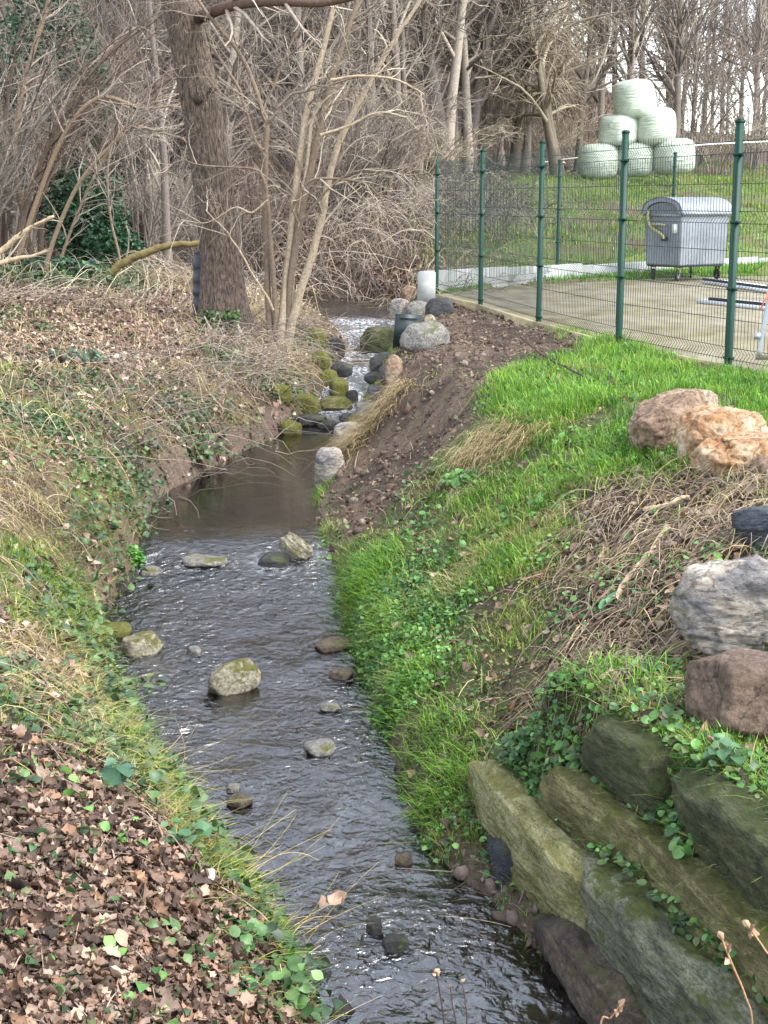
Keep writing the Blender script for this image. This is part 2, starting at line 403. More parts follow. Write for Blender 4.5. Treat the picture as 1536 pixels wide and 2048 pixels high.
n1 = fbm2(gx, gy, .7, 4, 41)[..., None]; n2 = fbm2(gx, gy, .15, 3, 45)[..., None]; n3 = fbm2(gx, gy, 2.3, 3, 47)[..., None]
def put(c, w): 
    global gc
    w = np.clip(w, 0, 1); gc = gc * (1 - w) + np.asarray(c) * w
left = (dL > 0)[..., None] * 1.0; right = (dR > 0)[..., None] * 1.0
put(c_soild + (c_straw - c_soild) * sstep(-.5, .5, n1 + .5 * n2), left)
put(c_moss, left * sstep(.15, .45, n1 * .8 + n2 * .5) * .7)
put(c_soild + (c_grass - c_soild) * sstep(-.6, .35, n1 + .4 * n2), right * sstep(26, 22, gy)[..., None])
put(c_field + (c_soil - c_field) * sstep(-.1, .5, n3 + .6 * n1), right * sstep(22, 25, gy)[..., None])
put(np.array(lin(74, 60, 50)), right * (sstep(21, 23, gy) * sstep(1.6, .8, gx))[..., None])
put(c_leaf + .35 * c_leaf * n2, mask(gx, gy, 'leafn')[..., None]); put(c_leaf * 1.05 + .3 * c_leaf * n2, mask(gx, gy, 'leaff')[..., None])
sm = mask(gx, gy, 'soil')[..., None]; put(c_soil + (c_soild - c_soil) * sstep(-.4, .5, n1 + n2), sm)
put(c_soild * .8 + (c_soil - c_soild) * sstep(-.2, .6, n2), mask(gx, gy, 'dry')[..., None])
put(c_sand + .25 * c_sand * n2, mask(gx, gy, 'sand')[..., None])
wl = land - .0
put(c_mud * (1 + .2 * n2), (sstep(.16, .06, land + .05 * n1[..., 0]) * (gy < 17))[..., None])
put(c_mud, mask(gx, gy, 'mud')[..., None])
put(c_bed * (1 + .5 * n1 + .5 * n2), (land < -.01)[..., None])
yb = np.interp(gx, [-3, 0, 2, 6, 12, 30], [31, 36, 42, 50, 56, 72]); wood = sstep(-1.5, 1.5, gy - yb + 2 * fbm2(gx, gy, 2.5, 3, 91))[..., None]
put(np.array(lin(92, 76, 66)) * (1 + .3 * n1 + .25 * n2), wood)
gc = np.clip(gc, .01, 1)

m_ground, t, b, o_ = nodes('ground_earth')
a = t.nodes.new('ShaderNodeAttribute'); a.attribute_name = 'Col'
co = n_coord(t); nA = n_noise(t, 24, 8, .7, co); r = n_ramp(t, nA.outputs[0], [(.28, (.45, .45, .45)), (.5, (1, 1, 1)), (.75, (1.6, 1.55, 1.5))])
t.links.new(n_mix(t, a.outputs['Color'], r.outputs[0], 1.0, 'MULTIPLY'), b.inputs['Base Color']); b.inputs['Roughness'].default_value = .85
b.inputs['Specular IOR Level'].default_value = .25
nB = n_noise(t, 38, 9, .75, co); n_bump(t, nB.outputs[0], b, .9, .03)
NJ, NI = gx.shape
idx = np.arange(NJ * NI).reshape(NJ, NI)
Q = np.stack([idx[:-1, :-1], idx[:-1, 1:], idx[1:, 1:], idx[1:, :-1]], -1).reshape(-1, 4)
# extra fine relief in the earth itself (clods on the bare soil)
rz = gz + sm[..., 0] * (.05 * fbm2(gx, gy, .13, 4, 61)) + mm * (.06 * fbm2(gx, gy, .2, 3, 65))
ground = obj('ground', np.stack([gx, gy, rz], -1).reshape(-1, 3), Q, m_ground, col=gc.reshape(-1, 3), smooth=True)
kind(ground, 'structure')
gz = rz

# ------------------------------------------------------------------ the stream's water
m_water, t, b, o_ = nodes('stream_water')
t.nodes.remove(b)
gl = t.nodes.new('ShaderNodeBsdfGlossy'); gl.inputs['Roughness'].default_value = .12; gl.inputs['Color'].default_value = (1, 1, 1, 1)
tp = t.nodes.new('ShaderNodeBsdfTransparent'); tp.inputs['Color'].default_value = (.60, .54, .46, 1)
fr = t.nodes.new('ShaderNodeFresnel'); fr.inputs['IOR'].default_value = 2.3
mx = t.nodes.new('ShaderNodeMixShader'); t.links.new(fr.outputs[0], mx.inputs[0]); t.links.new(tp.outputs[0], mx.inputs[1]); t.links.new(gl.outputs[0], mx.inputs[2])
foam = t.nodes.new('ShaderNodeBsdfPrincipled'); foam.inputs['Base Color'].default_value = (.66, .68, .7, 1); foam.inputs['Roughness'].default_value = .35
at = t.nodes.new('ShaderNodeAttribute'); at.attribute_name = 'Col'
sep = t.nodes.new('ShaderNodeSeparateColor'); t.links.new(at.outputs['Color'], sep.inputs[0])
co = n_coord(t, (1, .6, 1)); nf = n_noise(t, 22, 6, .7, co); mul = t.nodes.new('ShaderNodeMath'); mul.operation = 'MULTIPLY'
rf = n_ramp(t, nf.outputs[0], [(.42, (0, 0, 0)), (.62, (1, 1, 1))]); t.links.new(rf.outputs[0], mul.inputs[0]); t.links.new(sep.outputs[0], mul.inputs[1])
mf = t.nodes.new('ShaderNodeMixShader'); t.links.new(mul.outputs[0], mf.inputs[0]); t.links.new(mx.outputs[0], mf.inputs[1]); t.links.new(foam.outputs[0], mf.inputs[2])
t.links.new(mf.outputs[0], o_.inputs[0])
# ripples: finer and stronger over the shallows, nearly still in the pool
nr = n_noise(t, 15, 4, .5, n_coord(t, (1, 1, 1), rot=(0, 0, .5)), dist=.8); nr2 = n_noise(t, 5.5, 3, .5, n_coord(t, (1, .8, 1)), dist=1.2)
add = t.nodes.new('ShaderNodeMath'); add.operation = 'ADD'; t.links.new(nr.outputs[0], add.inputs[0]); t.links.new(nr2.outputs[0], add.inputs[1])
ml = t.nodes.new('ShaderNodeMath'); ml.operation = 'MULTIPLY'; t.links.new(add.outputs[0], ml.inputs[0]); t.links.new(sep.outputs[1], ml.inputs[1])
bp = t.nodes.new('ShaderNodeBump'); bp.inputs['Strength'].default_value = 1.0; bp.inputs['Distance'].default_value = .045
t.links.new(ml.outputs[0], bp.inputs['Height'])
for n in (gl, fr, foam): t.links.new(bp.outputs[0], n.inputs['Normal'])
ys = np.concatenate([np.arange(3.2, 25, .035), np.arange(25, 36, .2)]); us = np.linspace(-.06, 1.06, 90)
yy, uu = np.meshgrid(ys, us, indexing='ij'); xx = Lx(yy) + (Rx(yy) - Lx(yy)) * uu
still = sstep(10.9, 11.8, yy) * sstep(17.2, 16.3, yy); upper = sstep(24.5, 27, yy)
rough = 1 - .93 * np.maximum(still, upper * .5); casc = sstep(16.9, 17.8, yy) * sstep(25.2, 24.2, yy)
zz = zw(yy) + rough * (.010 * fbm2(xx, yy, .16, 3, 5) + .008 * fbm2(xx * 1.4, yy, .5, 2, 6)) + casc * (.05 * fbm2(xx, yy, .25, 3, 7))
zz += .006 * sstep(10, 10.6, yy) * sstep(11.4, 10.8, yy) * fbm2(xx, yy * .4, .2, 3, 8)
riff = sstep(10.35, 10.6, yy) * sstep(11.05, 10.8, yy) * .22 * sstep(-.1, .4, fbm2(xx, yy, .4, 2, 14))
fo = np.clip(casc * sstep(-.6, .2, fbm2(xx, yy * .6, .35, 3, 12)) * 1.0 + riff + 0.0 * rough * sstep(.35, .6, fbm2(xx, yy, .35, 3, 13)), 0, 1)
calm = .30 + .75 * sstep(-.35, .3, fbm2(xx, yy * .55, .7, 3, 15)); calm = calm * (1 - .75 * sstep(5.6, 4.6, yy) * sstep(.45, .75, uu))
wc = np.stack([fo, np.clip(rough * np.maximum(calm, casc) + casc * .5, 0, 1.3), np.zeros_like(fo)], -1)
ix = np.arange(yy.size).reshape(yy.shape)
water = obj('stream', np.stack([xx, yy, zz], -1).reshape(-1, 3), np.stack([ix[:-1, :-1], ix[1:, :-1], ix[1:, 1:], ix[:-1, 1:]], -1).reshape(-1, 4)[:, ::-1], m_water, col=wc.reshape(-1, 3), smooth=True)
kind(water, 'structure')
def on_ground(px, py):
    p = hit(px, py); return p
# ------------------------------------------------------------------ concrete slab, kerb boards, white wall
m_slab, t, b, o_ = nodes('old_concrete')
co = n_coord(t); nA = n_noise(t, 1.1, 6, .65, co, .5); nB = n_noise(t, 60, 6, .7, co); nC = n_noise(t, 3.2, 5, .6, n_coord(t, (1, .35, 1)))
c1 = n_ramp(t, nA.outputs[0], [(.32, lin(188, 178, 158)), (.5, lin(178, 166, 136)), (.66, lin(152, 142, 92))])
c2 = n_ramp(t, nC.outputs[0], [(.35, (.72, .68, .62)), (.6, (1.08, 1.06, 1.0))])
c3 = n_ramp(t, nB.outputs[0], [(.35, (.82, .82, .82)), (.65, (1.1, 1.1, 1.1))])
t.links.new(n_mix(t, n_mix(t, c1.outputs[0], c2.outputs[0], 1, 'MULTIPLY'), c3.outputs[0], 1, 'MULTIPLY'), b.inputs['Base Color'])
b.inputs['Roughness'].default_value = .8; n_bump(t, nB.outputs[0], b, .3, .006)
n = len(SLAB); V = np.vstack([np.c_[SLAB, np.zeros(n) - .004], np.c_[SLAB, np.zeros(n) - .18]])
slab = obj('concrete_slab', V, [np.array([list(range(n))[::-1]]), np.array([[i, (i + 1) % n, n + (i + 1) % n, n + i] for i in range(n)])], m_slab)
bmn = slab.data; kind(slab, 'structure')
m_conc = mat_noise('pale_concrete', [(.3, lin(140, 142, 138)), (.6, lin(166, 168, 165)), (.8, lin(150, 148, 138))], 3, 6, .8, .25, .004, bscale=60)
wl = empty('retaining_wall', (WALL0[0], WALL0[1], 0)); tag(wl, 'low white concrete retaining wall of angled blocks behind the slab', 'wall')
L = np.linalg.norm(WALL1 - WALL0); nseg = 6; sl_ = L / nseg
for i in range(nseg):
    mb = MB(); c = wdir * sl_ * (i + .5); Rm = np.array([[wdir[0], wnor[0], 0], [wdir[1], wnor[1], 0], [0, 0, 1.0]])
    top = .32 - .022 * i + .008 * math.sin(i * 2.1); bot = -.5
    # an L-shaped block: upright stem and foot under the field side
    prof = [(-.06, bot), (-.06, top - .01), (-.05, top), (.05, top), (.06, top - .01), (.06, bot + .1), (.5, bot + .1), (.5, bot)]
    for e in (0, 1): pass
    P = np.array([[s * (sl_ / 2 - .006), p[0], p[1]] for s in (-1, 1) for p in prof]); k = len(prof)
    P = P @ Rm.T + np.array([c[0], c[1], 0])
    mb.add(P, [[j, (j + 1) % k, k + (j + 1) % k, k + j] for j in range(k)]); mb.F.setdefault(k, []).append(np.array([list(range(k))[::-1], list(range(k, 2 * k))]))
    mb.build('block', m_conc, wl)
# the L-shaped end block at the stream
p = W(853, 598, 0.0) - np.array([WALL0[0], WALL0[1], 0])
mb = MB(); mb.box((p[0], p[1], .14), (.26, .05, .50), rot_z(.1)); mb.build('end_block', m_conc, wl)

# ------------------------------------------------------------------ green mesh fence
m_green = mat_noise('green_fence_paint', [(.3, lin(3, 44, 34)), (.7, lin(5, 54, 41))], 5, 4, .5, .05, .002, spec=.25)
m_wire = mat_plain('green_wire_paint', lin(14, 38, 33), .5, spec=.4)
FH = 2.0
def panel_mesh(length, h=1.93, folds=(.07, .66, 1.22, 1.80), step=.05, name='panel'):
    # V-folded stiffening beads
    zs = [0.0]; dy = [0.0]
    for f in folds: zs += [f - .05, f, f + .05]; dy += [0, .035, 0]
    zs.append(h); dy.append(0)
    xs = np.arange(.03, length - .02, step)
    P = np.stack([np.repeat(xs[:, None], len(zs), 1), np.repeat(np.array(dy)[None], len(xs), 0), np.repeat(np.array(zs)[None], len(xs), 0)], -1)
    V1, Q1 = tubes(P, np.full(P.shape[:2], .0026), 4)
    hz = sorted([f - .05 for f in folds] + [f + .05 for f in folds] + [.36, .94, 1.50])
    P2 = np.array([[[.01, -.004, z], [length / 2, -.004, z], [length - .01, -.004, z]] for z in hz])
    V2, Q2 = tubes(P2, np.full(P2.shape[:2], .003), 4)
    return raw_mesh(name, np.vstack([V1, V2]), [np.vstack([Q1, Q2 + len(V1)])], m_wire)
def post_mesh(h=FH + .06, s=.03):
    mb = MB(); n = 12; th = np.arange(n) / n * 2 * math.pi + math.pi / 12
    # rounded square tube
    prof = np.stack([np.sign(np.cos(th)) * np.abs(np.cos(th)) ** .5, np.sign(np.sin(th)) * np.abs(np.sin(th)) ** .5], -1) * s
    zs = [-.25, h]; V = np.array([[p[0], p[1], z] for z in zs for p in prof])
    mb.add(V, [[i, (i + 1) % n, n + (i + 1) % n, n + i] for i in range(n)]); mb.F.setdefault(n, []).append(np.array([list(range(n, 2 * n))]))
    return raw_mesh('post', np.concatenate(mb.V), [np.concatenate(f) for f in mb.F.values()], m_green, smooth=False)
def cap_mesh(h=FH + .06):
    mb = MB(); mb.box((0, 0, h + .008), (.062, .062, .02)); mb.box((0, 0, h + .022), (.05, .05, .01))
    return raw_mesh('cap', np.concatenate(mb.V), [np.concatenate(f) for f in mb.F.values()], m_green)
def clip_mesh():
    mb = MB(); mb.box((0, 0, 0), (.068, .068, .022)); mb.box((.045, .0, 0), (.03, .03, .022)); mb.box((-.045, .0, 0), (.03, .03, .022))
    return raw_mesh('clip', np.concatenate(mb.V), [np.concatenate(f) for f in mb.F.values()], m_green)
PM, CM, KM = post_mesh(), cap_mesh(), clip_mesh()
def fence_run(name, label, pts, group=None, first=True):
    f = empty(name, tuple(pts[0])); tag(f, label, 'fence', group)
    for i, p in enumerate(pts):
        q = np.array(p) - np.array(pts[0])
        d = np.array(pts[min(i + 1, len(pts) - 1)]) - np.array(pts[max(i - 1, 0)]); ang = math.atan2(d[1], d[0])
        if i or first:
            po = link('post', PM, f, tuple(q)); po.rotation_euler = (0, 0, ang)
            link('cap', CM, po)
            for z in (.09, .68, 1.24, 1.80): link('clip', KM, po, (0, 0, z))
        if i < len(pts) - 1:
            e = np.array(pts[i + 1]) - np.array(p); ln = math.hypot(e[0], e[1])
            pm = panel_mesh(ln - .09)
            pa = link('panel', pm, f, tuple(q + e / ln * .045 + np.array([0, 0, .06])))
            pa.rotation_euler = (0, -math.atan2(e[2], ln), math.atan2(e[1], e[0]))
    return f
e3 = FP[4] - FP[3]; nx = FP[4] + np.array([*(fdir * 2.35), 0]) + np.array([.25, .15, 0])
fence_run('mesh_fence', 'green welded mesh fence with five tall posts along the near edge of the slab', [p + np.array([0, 0, -.005]) for p in FP] + [nx])
B0 = FP[0]; B1 = W(1114, 562, 0.02); B2 = B1 + (B1 - B0) * .98; B2 = np.array([6.05, 31.0, .30])
fence_run('mesh_fence', 'green mesh fence running behind the slab past the grey bin', [np.array([B0[0] + .10, B0[1] + .10, .0]), B1, B2, B2 + (B2 - B1) * np.array([1.1, .6, 1.2])], first=False)
# boards along the slab's edge under the fence
m_board = mat_noise('weathered_board', [(.3, lin(120, 108, 84)), (.7, lin(168, 156, 122))], 3, 5, .85, .3, .004, stretch=(1, 8, 8))
kb = empty('edge_boards', tuple(FP[0])); tag(kb, 'weathered edging boards under the near mesh fence', 'edging')
for i in range(5):
    p = FP[i]; q = FP[i + 1] if i < 4 else nx; e = q - p; ln = math.hypot(e[0], e[1]); an = math.atan2(e[1], e[0])
    nv = np.array([-e[1], e[0], 0]) / ln
    side = -1 if nv[0] > 0 else 1
    mb = MB(); mb.box((0, 0, 0), (ln - .012, .05, .16)); ob = mb.build('board', m_board, kb); ob.location = tuple((p + q) / 2 - FP[0] + nv * side * .035 + np.array([0, 0, -.055])); ob.rotation_euler = (0, .006 * (i % 3 - 1), an)

# ------------------------------------------------------------------ galvanised wheeled bin
m_galv, t, b, o_ = nodes('galvanised_steel')
co = n_coord(t); nv = t.nodes.new('ShaderNodeTexVoronoi'); nv.inputs['Scale'].default_value = 34; t.links.new(co, nv.inputs['Vector'])
nA = n_noise(t, 2.2, 5, .6, co); c1 = n_ramp(t, nA.outputs[0], [(.3, lin(108, 113, 120)), (.7, lin(138, 144, 151))])
c2 = n_ramp(t, nv.outputs['Color'], [(.2, (.88, .88, .88)), (.8, (1.08, 1.08, 1.08))])
t.links.new(n_mix(t, c1.outputs[0], c2.outputs[0], 1, 'MULTIPLY'), b.inputs['Base Color']); b.inputs['Metallic'].default_value = .35; b.inputs['Roughness'].default_value = .5
m_dark = mat_plain('dark_steel', lin(52, 54, 54), .6); m_rub = mat_plain('black_rubber', lin(28, 28, 28), .7); m_khaki = mat_plain('faded_yellow_grip', lin(150, 148, 96), .6)
m_lbl = mat_plain('white_sticker', lin(225, 226, 222), .5); m_zinc = mat_plain('zinc_tube', lin(150, 156, 160), .42, metal=.5)
cb = W(1358, 563, 0.0); ba = math.radians(38)
BL, BD = 1.30, .86     # length and depth
wb = empty('wheeled_bin', (cb[0], cb[1], 0), ba); tag(wb, 'grey galvanised four-wheeled waste container with curved lid on the slab', 'bin')
# local: x along the long face, y to the back; origin under the front left corner
def taper(z): return .035 * (1 - (z - .27) / .93)
nxr = 26; mb = MB()
for face in range(4):
    pass
def ring(z, rib=0.0):
    t_ = taper(z); P = []
    for k in range(40): x = t_ + (BL - 2 * t_) * k / 40; P.append((x, t_ - (rib if (k // 2) % 2 and 2 < k < 38 else 0), z))
    for k in range(24): y = t_ + (BD - 2 * t_) * k / 24; P.append((BL - t_ + (rib if (k // 2) % 2 else 0), y, z))
    for k in range(40): x = BL - t_ - (BL - 2 * t_) * k / 40; P.append((x, BD - t_, z))
    for k in range(24): y = BD - t_ - (BD - 2 * t_) * k / 24; P.append((t_ - (0 if 6 < k < 18 else 0), y, z))
    return P
R_ = [ring(.27), ring(.30), ring(.36, .010), ring(.95, .012), ring(1.05, .012), ring(1.12), ring(1.165)]
P = np.array(R_).reshape(-1, 3); n = 128
q = [[r * n + i, r * n + (i + 1) % n, (r + 1) * n + (i + 1) % n, (r + 1) * n + i] for r in range(len(R_) - 1) for i in range(n)]
mb.add(P, q); mb.F.setdefault(n, []).append(np.array([list(range(n))[::-1]])); body = mb.build('body', m_galv, wb)
mb = MB(); 
for (c, d) in (((BL / 2, -.012, 1.15), (BL + .05, .03, .04)), ((BL / 2, BD + .012, 1.15), (BL + .05, .03, .04)), ((-.012, BD / 2, 1.15), (.03, BD, .04)), ((BL + .012, BD / 2, 1.15), (.03, BD, .04))): mb.box(c, d)
mb.build('rim', m_galv, body)
# curved lid: a barrel arc from back to front with end cheeks
ang = np.linspace(0, math.pi, 25); prof = np.stack([BD / 2 - np.cos(ang) * (BD / 2 + .045), 1.172 + .30 * np.sin(ang) ** .72], -1)
mb = MB(); xs = np.linspace(-.05, BL + .05, 12); V = np.array([[x, p[0], p[1] - .018 * (0.5 - .5 * math.cos(2 * math.pi * (i / 11)))*0] for i, x in enumerate(xs) for p in prof])
k = len(prof); mb.add(V, [[i * k + j, (i + 1) * k + j, (i + 1) * k + j + 1, i * k + j + 1] for i in range(11) for j in range(k - 1)])
V2 = V.copy(); cen = np.array([BL / 2, BD / 2, 1.1]); V2[:, 1:] = cen[1:] + (V2[:, 1:] - cen[1:]) * .965
mb.add(V2, [[i * k + j + 1, (i + 1) * k + j + 1, (i + 1) * k + j, i * k + j] for i in range(11) for j in range(k - 1)])
lid = mb.build('lid', m_galv, wb, smooth=True)
for x, s in ((-.05, 1), (BL + .05, -1)):
    mb = MB(); V = np.array([[x + s * .012, p[0], p[1]] for p in prof] + [[x + s * .012, BD / 2 + (p[0] - BD / 2) * .78, 1.172 + (p[1] - 1.172) * .72] for p in prof])
    mb.add(V, [[j, j + 1, k + j + 1, k + j] for j in range(k - 1)]); mb.build('lid_cheek', m_galv, lid)
mb = MB(); mb.box((BL / 2, -.062, 1.185), (BL + .1, .022, .05)); mb.build('lid_lip', m_galv, lid)
mb = MB(); mb.add(np.array([[-.012, p[0], p[1]] for p in np.c_[BD / 2 + (prof[:, 0] - BD / 2) * .8, 1.15 + (prof[:, 1] - 1.172) * .75]]), np.array([list(range(k))])); mb.build('end_plate', mat_plain('dull_steel', lin(98, 102, 106), .55), wb)
# lifting arm, pedal spring and handle on the left end
mb = MB(); mb.tube(smooth_path([(-.05, BD * .86, 1.25), (-.065, BD * .84, 1.05), (-.07, BD * .72, .93), (-.075, BD * .55, .86), (-.075, BD * .42, .80), (-.07, BD * .40, .74)], 22), .026, 10); mb.build('lift_arm', m_khaki, wb, smooth=True)
mb = MB(); mb.tube(smooth_path([(-.02, BD * .74, .97), (-.09, BD * .70, .99), (-.09, BD * .45, .99), (-.02, BD * .40, .97)], 16), .018, 8); mb.build('handle', m_khaki, wb, smooth=True)
mb = MB(); mb.box((-.035, BD * .42, .74), (.06, .09, .07)); mb.build('arm_bracket', m_dark, wb)
mb = MB(); mb.box((.006, BD * .18, .92), (.012, .10, .16)); mb.build('sticker', m_lbl, wb)
mb = MB(); mb.box((BL / 2, BD / 2, .255), (BL - .1, BD - .1, .03)); mb.build('underframe', m_dark, wb)
def wheel(x, y, a, brake):
    w = empty('wheel', (x, y, 0)); w.parent = wb; w.rotation_euler = (0, 0, a)
    th = np.linspace(0, 2 * math.pi, 29)[:-1]
    mb = MB(); rp = [(.055, -.02), (.092, -.02), (.10, -.008), (.10, .008), (.092, .02), (.055, .02)]
    V = np.array([[math.cos(t_) * r_, yy_, .10 + math.sin(t_) * r_] for r_, yy_ in rp for t_ in th]); nn = len(th)
    mb.add(V, [[i * nn + j, i * nn + (j + 1) % nn, ((i + 1) % 6) * nn + (j + 1) % nn, ((i + 1) % 6) * nn + j] for i in range(6) for j in range(nn)]); mb.build('tyre', m_rub, w, smooth=False)
    mb = MB(); V = np.array([[math.cos(t_) * r_, yy_, .10 + math.sin(t_) * r_] for yy_, r_ in ((-.014, .0551), (-.014, .02), (.014, .02), (.014, .0551)) for t_ in th])
    mb.add(V, [[i * nn + j, i * nn + (j + 1) % nn, (i + 1) * nn + (j + 1) % nn, (i + 1) * nn + j] for i in range(3) for j in range(nn)]); mb.build('rim', m_zinc, w)
    mb = MB(); mb.box((.0, -.032, .16), (.05, .008, .15)); mb.box((.0, .032, .16), (.05, .008, .15)); mb.box((.01, 0, .235), (.10, .09, .014)); mb.tube([(0, -.04, .10), (0, .04, .10)], .008, 8)
    if brake: mb.tube([(.02, -.04, .2), (.10, -.04, .23), (.17, -.03, .24)], .008, 6)
    mb.build('fork', m_khaki if brake else m_dark, w)
for x, y, a, br in ((.10, .12, .35, True), (BL - .12, .12, 1.2, False), (.12, BD - .14, .9, False), (BL - .14, BD - .14, .7, False)): wheel(x, y, a, br)

# ------------------------------------------------------------------ steel barrier at the right edge
pb = W(1499, 752, 0.0); bo = empty('steel_barrier', (pb[0] + .02, pb[1] - .25, 0), math.radians(-3)); tag(bo, 'grey tubular steel crowd barrier standing in front of the fence', 'barrier')
m_tube = mat_plain('galvanised_tube', lin(158, 164, 170), .4, metal=.45); m_tan = mat_plain('muddy_tube', lin(120, 114, 88), .6)
mb = MB(); fr_ = [(-.02, 0, .18), (.02, 0, .5), (.055, 0, .80), (.10, 0, .90), (.20, 0, .945), (.4, 0, .95), (2.0, 0, .95), (2.2, 0, .93), (2.27, 0, .85), (2.3, 0, .5), (2.3, 0, .18)]
mb.tube(smooth_path(fr_, 60), .019, 10); mb.build('frame', m_tube, bo, smooth=True)
mb = MB(); mb.tube([(-.04, 0, .18), (2.32, 0, .16)], .019, 10); mb.build('bottom_rail', m_tan, bo, smooth=True)
for i in range(18):
    mb = MB(); x = .13 + i * .12; mb.tube([(x - .03 + .002 * i, 0, .185), (x + .01, 0, .945)], .008, 8); mb.build('bar', m_tube, bo, smooth=True)
for x in (.20, 2.1):
    mb = MB(); mb.tube([(x - .06, 0, .18), (x + .02, -.05, .03), (x + .0, -.30, .015)], .016, 8); mb.tube([(x - .06, 0, .18), (x + .02, .05, .03), (x, .30, .015)], .016, 8); mb.build('foot', m_tan, bo, smooth=True)
mb = MB(); mb.box((.05, 0, .755), (.055, .05, .03)); mb.tube([(.03, -.02, .74), (.01, -.03, .66), (-.035, -.03, .56)], .006, 5); mb.build('orange_tape', mat_plain('orange_tape', lin(226, 110, 74), .6), bo)
mb = MB(); mb.box((-.035, 0, .35), (.05, .03, .05)); mb.build('hook', m_tube, bo)
# ------------------------------------------------------------------ white boards with dark edges lying on the slab
m_wb = mat_plain('white_board', lin(206, 210, 216), .6, var=.06); m_be = mat_plain('black_edge', lin(30, 32, 32), .7)
for i, (pa, pc, lab) in enumerate((((1405, 567), (1640, 600), 'white board with a black edge strip lying on the slab near the bin'), ((1395, 606), (1640, 632), 'white board with a black edge strip on the slab behind the barrier'))):
    A = W(*pa, 0.0); Bp = W(*pc, 0.0); e = Bp - A; ln = math.hypot(e[0], e[1]); g = empty('flat_board', tuple(A), math.atan2(e[1], e[0])); tag(g, lab, 'board')
    mb = MB(); mb.box((ln / 2, .22, .03), (ln, .5, .05)); mb.build('panel', m_wb, g)
    mb = MB(); mb.box((ln / 2 + (.25 if i else 0), .02, .075), (ln, .05, .04)); mb.build('edge_strip', m_be, g)

# ------------------------------------------------------------------ wrapped bales
m_wrap, t, b, o_ = nodes('bale_wrap')
co = n_coord(t); nA = n_noise(t, 2.5, 5, .6, co); c1 = n_ramp(t, nA.outputs[0], [(.28, lin(134, 140, 120)), (.42, lin(166, 176, 160)), (.7, lin(190, 198, 184))])
t.links.new(c1.outputs[0], b.inputs['Base Color']); b.inputs['Roughness'].default_value = .36; b.inputs['Specular IOR Level'].default_value = .5
nB = n_noise(t, 5, 5, .6, n_coord(t, (.6, .6, 4))); n_bump(t, nB.outputs[0], b, .7, .07)
def bale_mesh(seed, w=1.24, h=1.18, name='wrapped_bale'):
    nu, nv = 56, 40; u = np.linspace(0, 2 * math.pi, nu + 1)[:-1]; v = np.linspace(-math.pi / 2, math.pi / 2, nv)
    uu, vv = np.meshgrid(u, v); e1, e2 = .46, .86
    cv = np.sign(np.cos(vv)) * np.abs(np.cos(vv)) ** e1; svv = np.sign(np.sin(vv)) * np.abs(np.sin(vv)) ** .52
    x = cv * np.sign(np.cos(uu)) * np.abs(np.cos(uu)) ** e2 * w / 2; y = cv * np.sign(np.sin(uu)) * np.abs(np.sin(uu)) ** e2 * w / 2; z = svv * h / 2
    P = np.stack([x, y, z], -1)
    s = 1 + .05 * fbm(P * 1.5, 3, seed) + .018 * fbm(P * np.array([1.2, 1.2, 7]), 3, seed + 5)
    P = P * s[..., None]; P[..., 0] += .05 * P[..., 2] * math.sin(seed * 3.1); P[..., 2] += .05 * P[..., 0] * math.cos(seed * 1.7)
    P[..., 2] = np.maximum(P[..., 2], -h * .5)
    P[..., 2] += h / 2; ii = np.arange(nu * nv).reshape(nv, nu)
    Qb = np.stack([ii[:-1], np.roll(ii[:-1], -1, 1), np.roll(ii[1:], -1, 1), ii[1:]], -1).reshape(-1, 4)
    return raw_mesh(name, P.reshape(-1, 3), [Qb], m_wrap, smooth=True)
BD_ = 47.0; mpp = BD_ / F
for i, (px, top, bot, wpx, dd, lab) in enumerate((
    (1196, 293, 357, 76, 0, 'pale green wrapped bale at the left end of the bottom row'), (1269, 290, 353, 74, .1, 'pale green wrapped bale in the middle of the bottom row, behind a post'),
    (1347, 283, 348, 80, -.1, 'pale green wrapped bale at the right end of the bottom row, with a torn edge'), (1236, 236, 293, 74, .05, 'pale wrapped bale on the left of the second row'),
    (1312, 223, 291, 78, 0, 'pale wrapped bale on the right of the second row, tilted'), (1270, 168, 239, 79, .05, 'topmost pale wrapped bale crowning the pyramid'))):
    h = (bot - top) * mpp * 1.04; p = WD(px, bot, BD_ + dd)
    if i < 3: p[2] -= .02
    o = link('wrapped_bale', bale_mesh(3 + i * 7, wpx * mpp, h), None, tuple(p)); o.rotation_euler = (0, (-.0, 0, .02, -.02, -.10, -.09)[i], i * 1.3 if i not in (4, 5) else 0.2)
    tag(o, lab, 'bale', 'stack of wrapped bales')
# white fence tape on thin stakes
m_tape = mat_plain('white_tape', lin(235, 236, 236), .5)
tp_ = empty('tape_fence', tuple(WD(1130, 335, 48.5))); tag(tp_, 'thin white electric fence tape on stakes behind the bales', 'fence'); o0 = np.array(tp_.location)
P = np.array([WD(1085, 325, 48.5), WD(1135, 318, 48.6), WD(1270, 303, 48.8), WD(1400, 290, 49.2), WD(1470, 286, 50), WD(1580, 281, 51)]) - o0
mb = MB(); mb.tube(smooth_path(P, 30), .022, 5); mb.build('tape', m_tape, tp_)
for p in P[[0, 1, 3, 4, 5]]:
    g = p + o0; gzz = float(H(g[0], g[1])) - o0[2]; mb = MB(); mb.tube([(p[0], p[1], gzz - .1), (p[0], p[1], p[2] + .05)], .012, 5); mb.build('stake', m_dark, tp_)
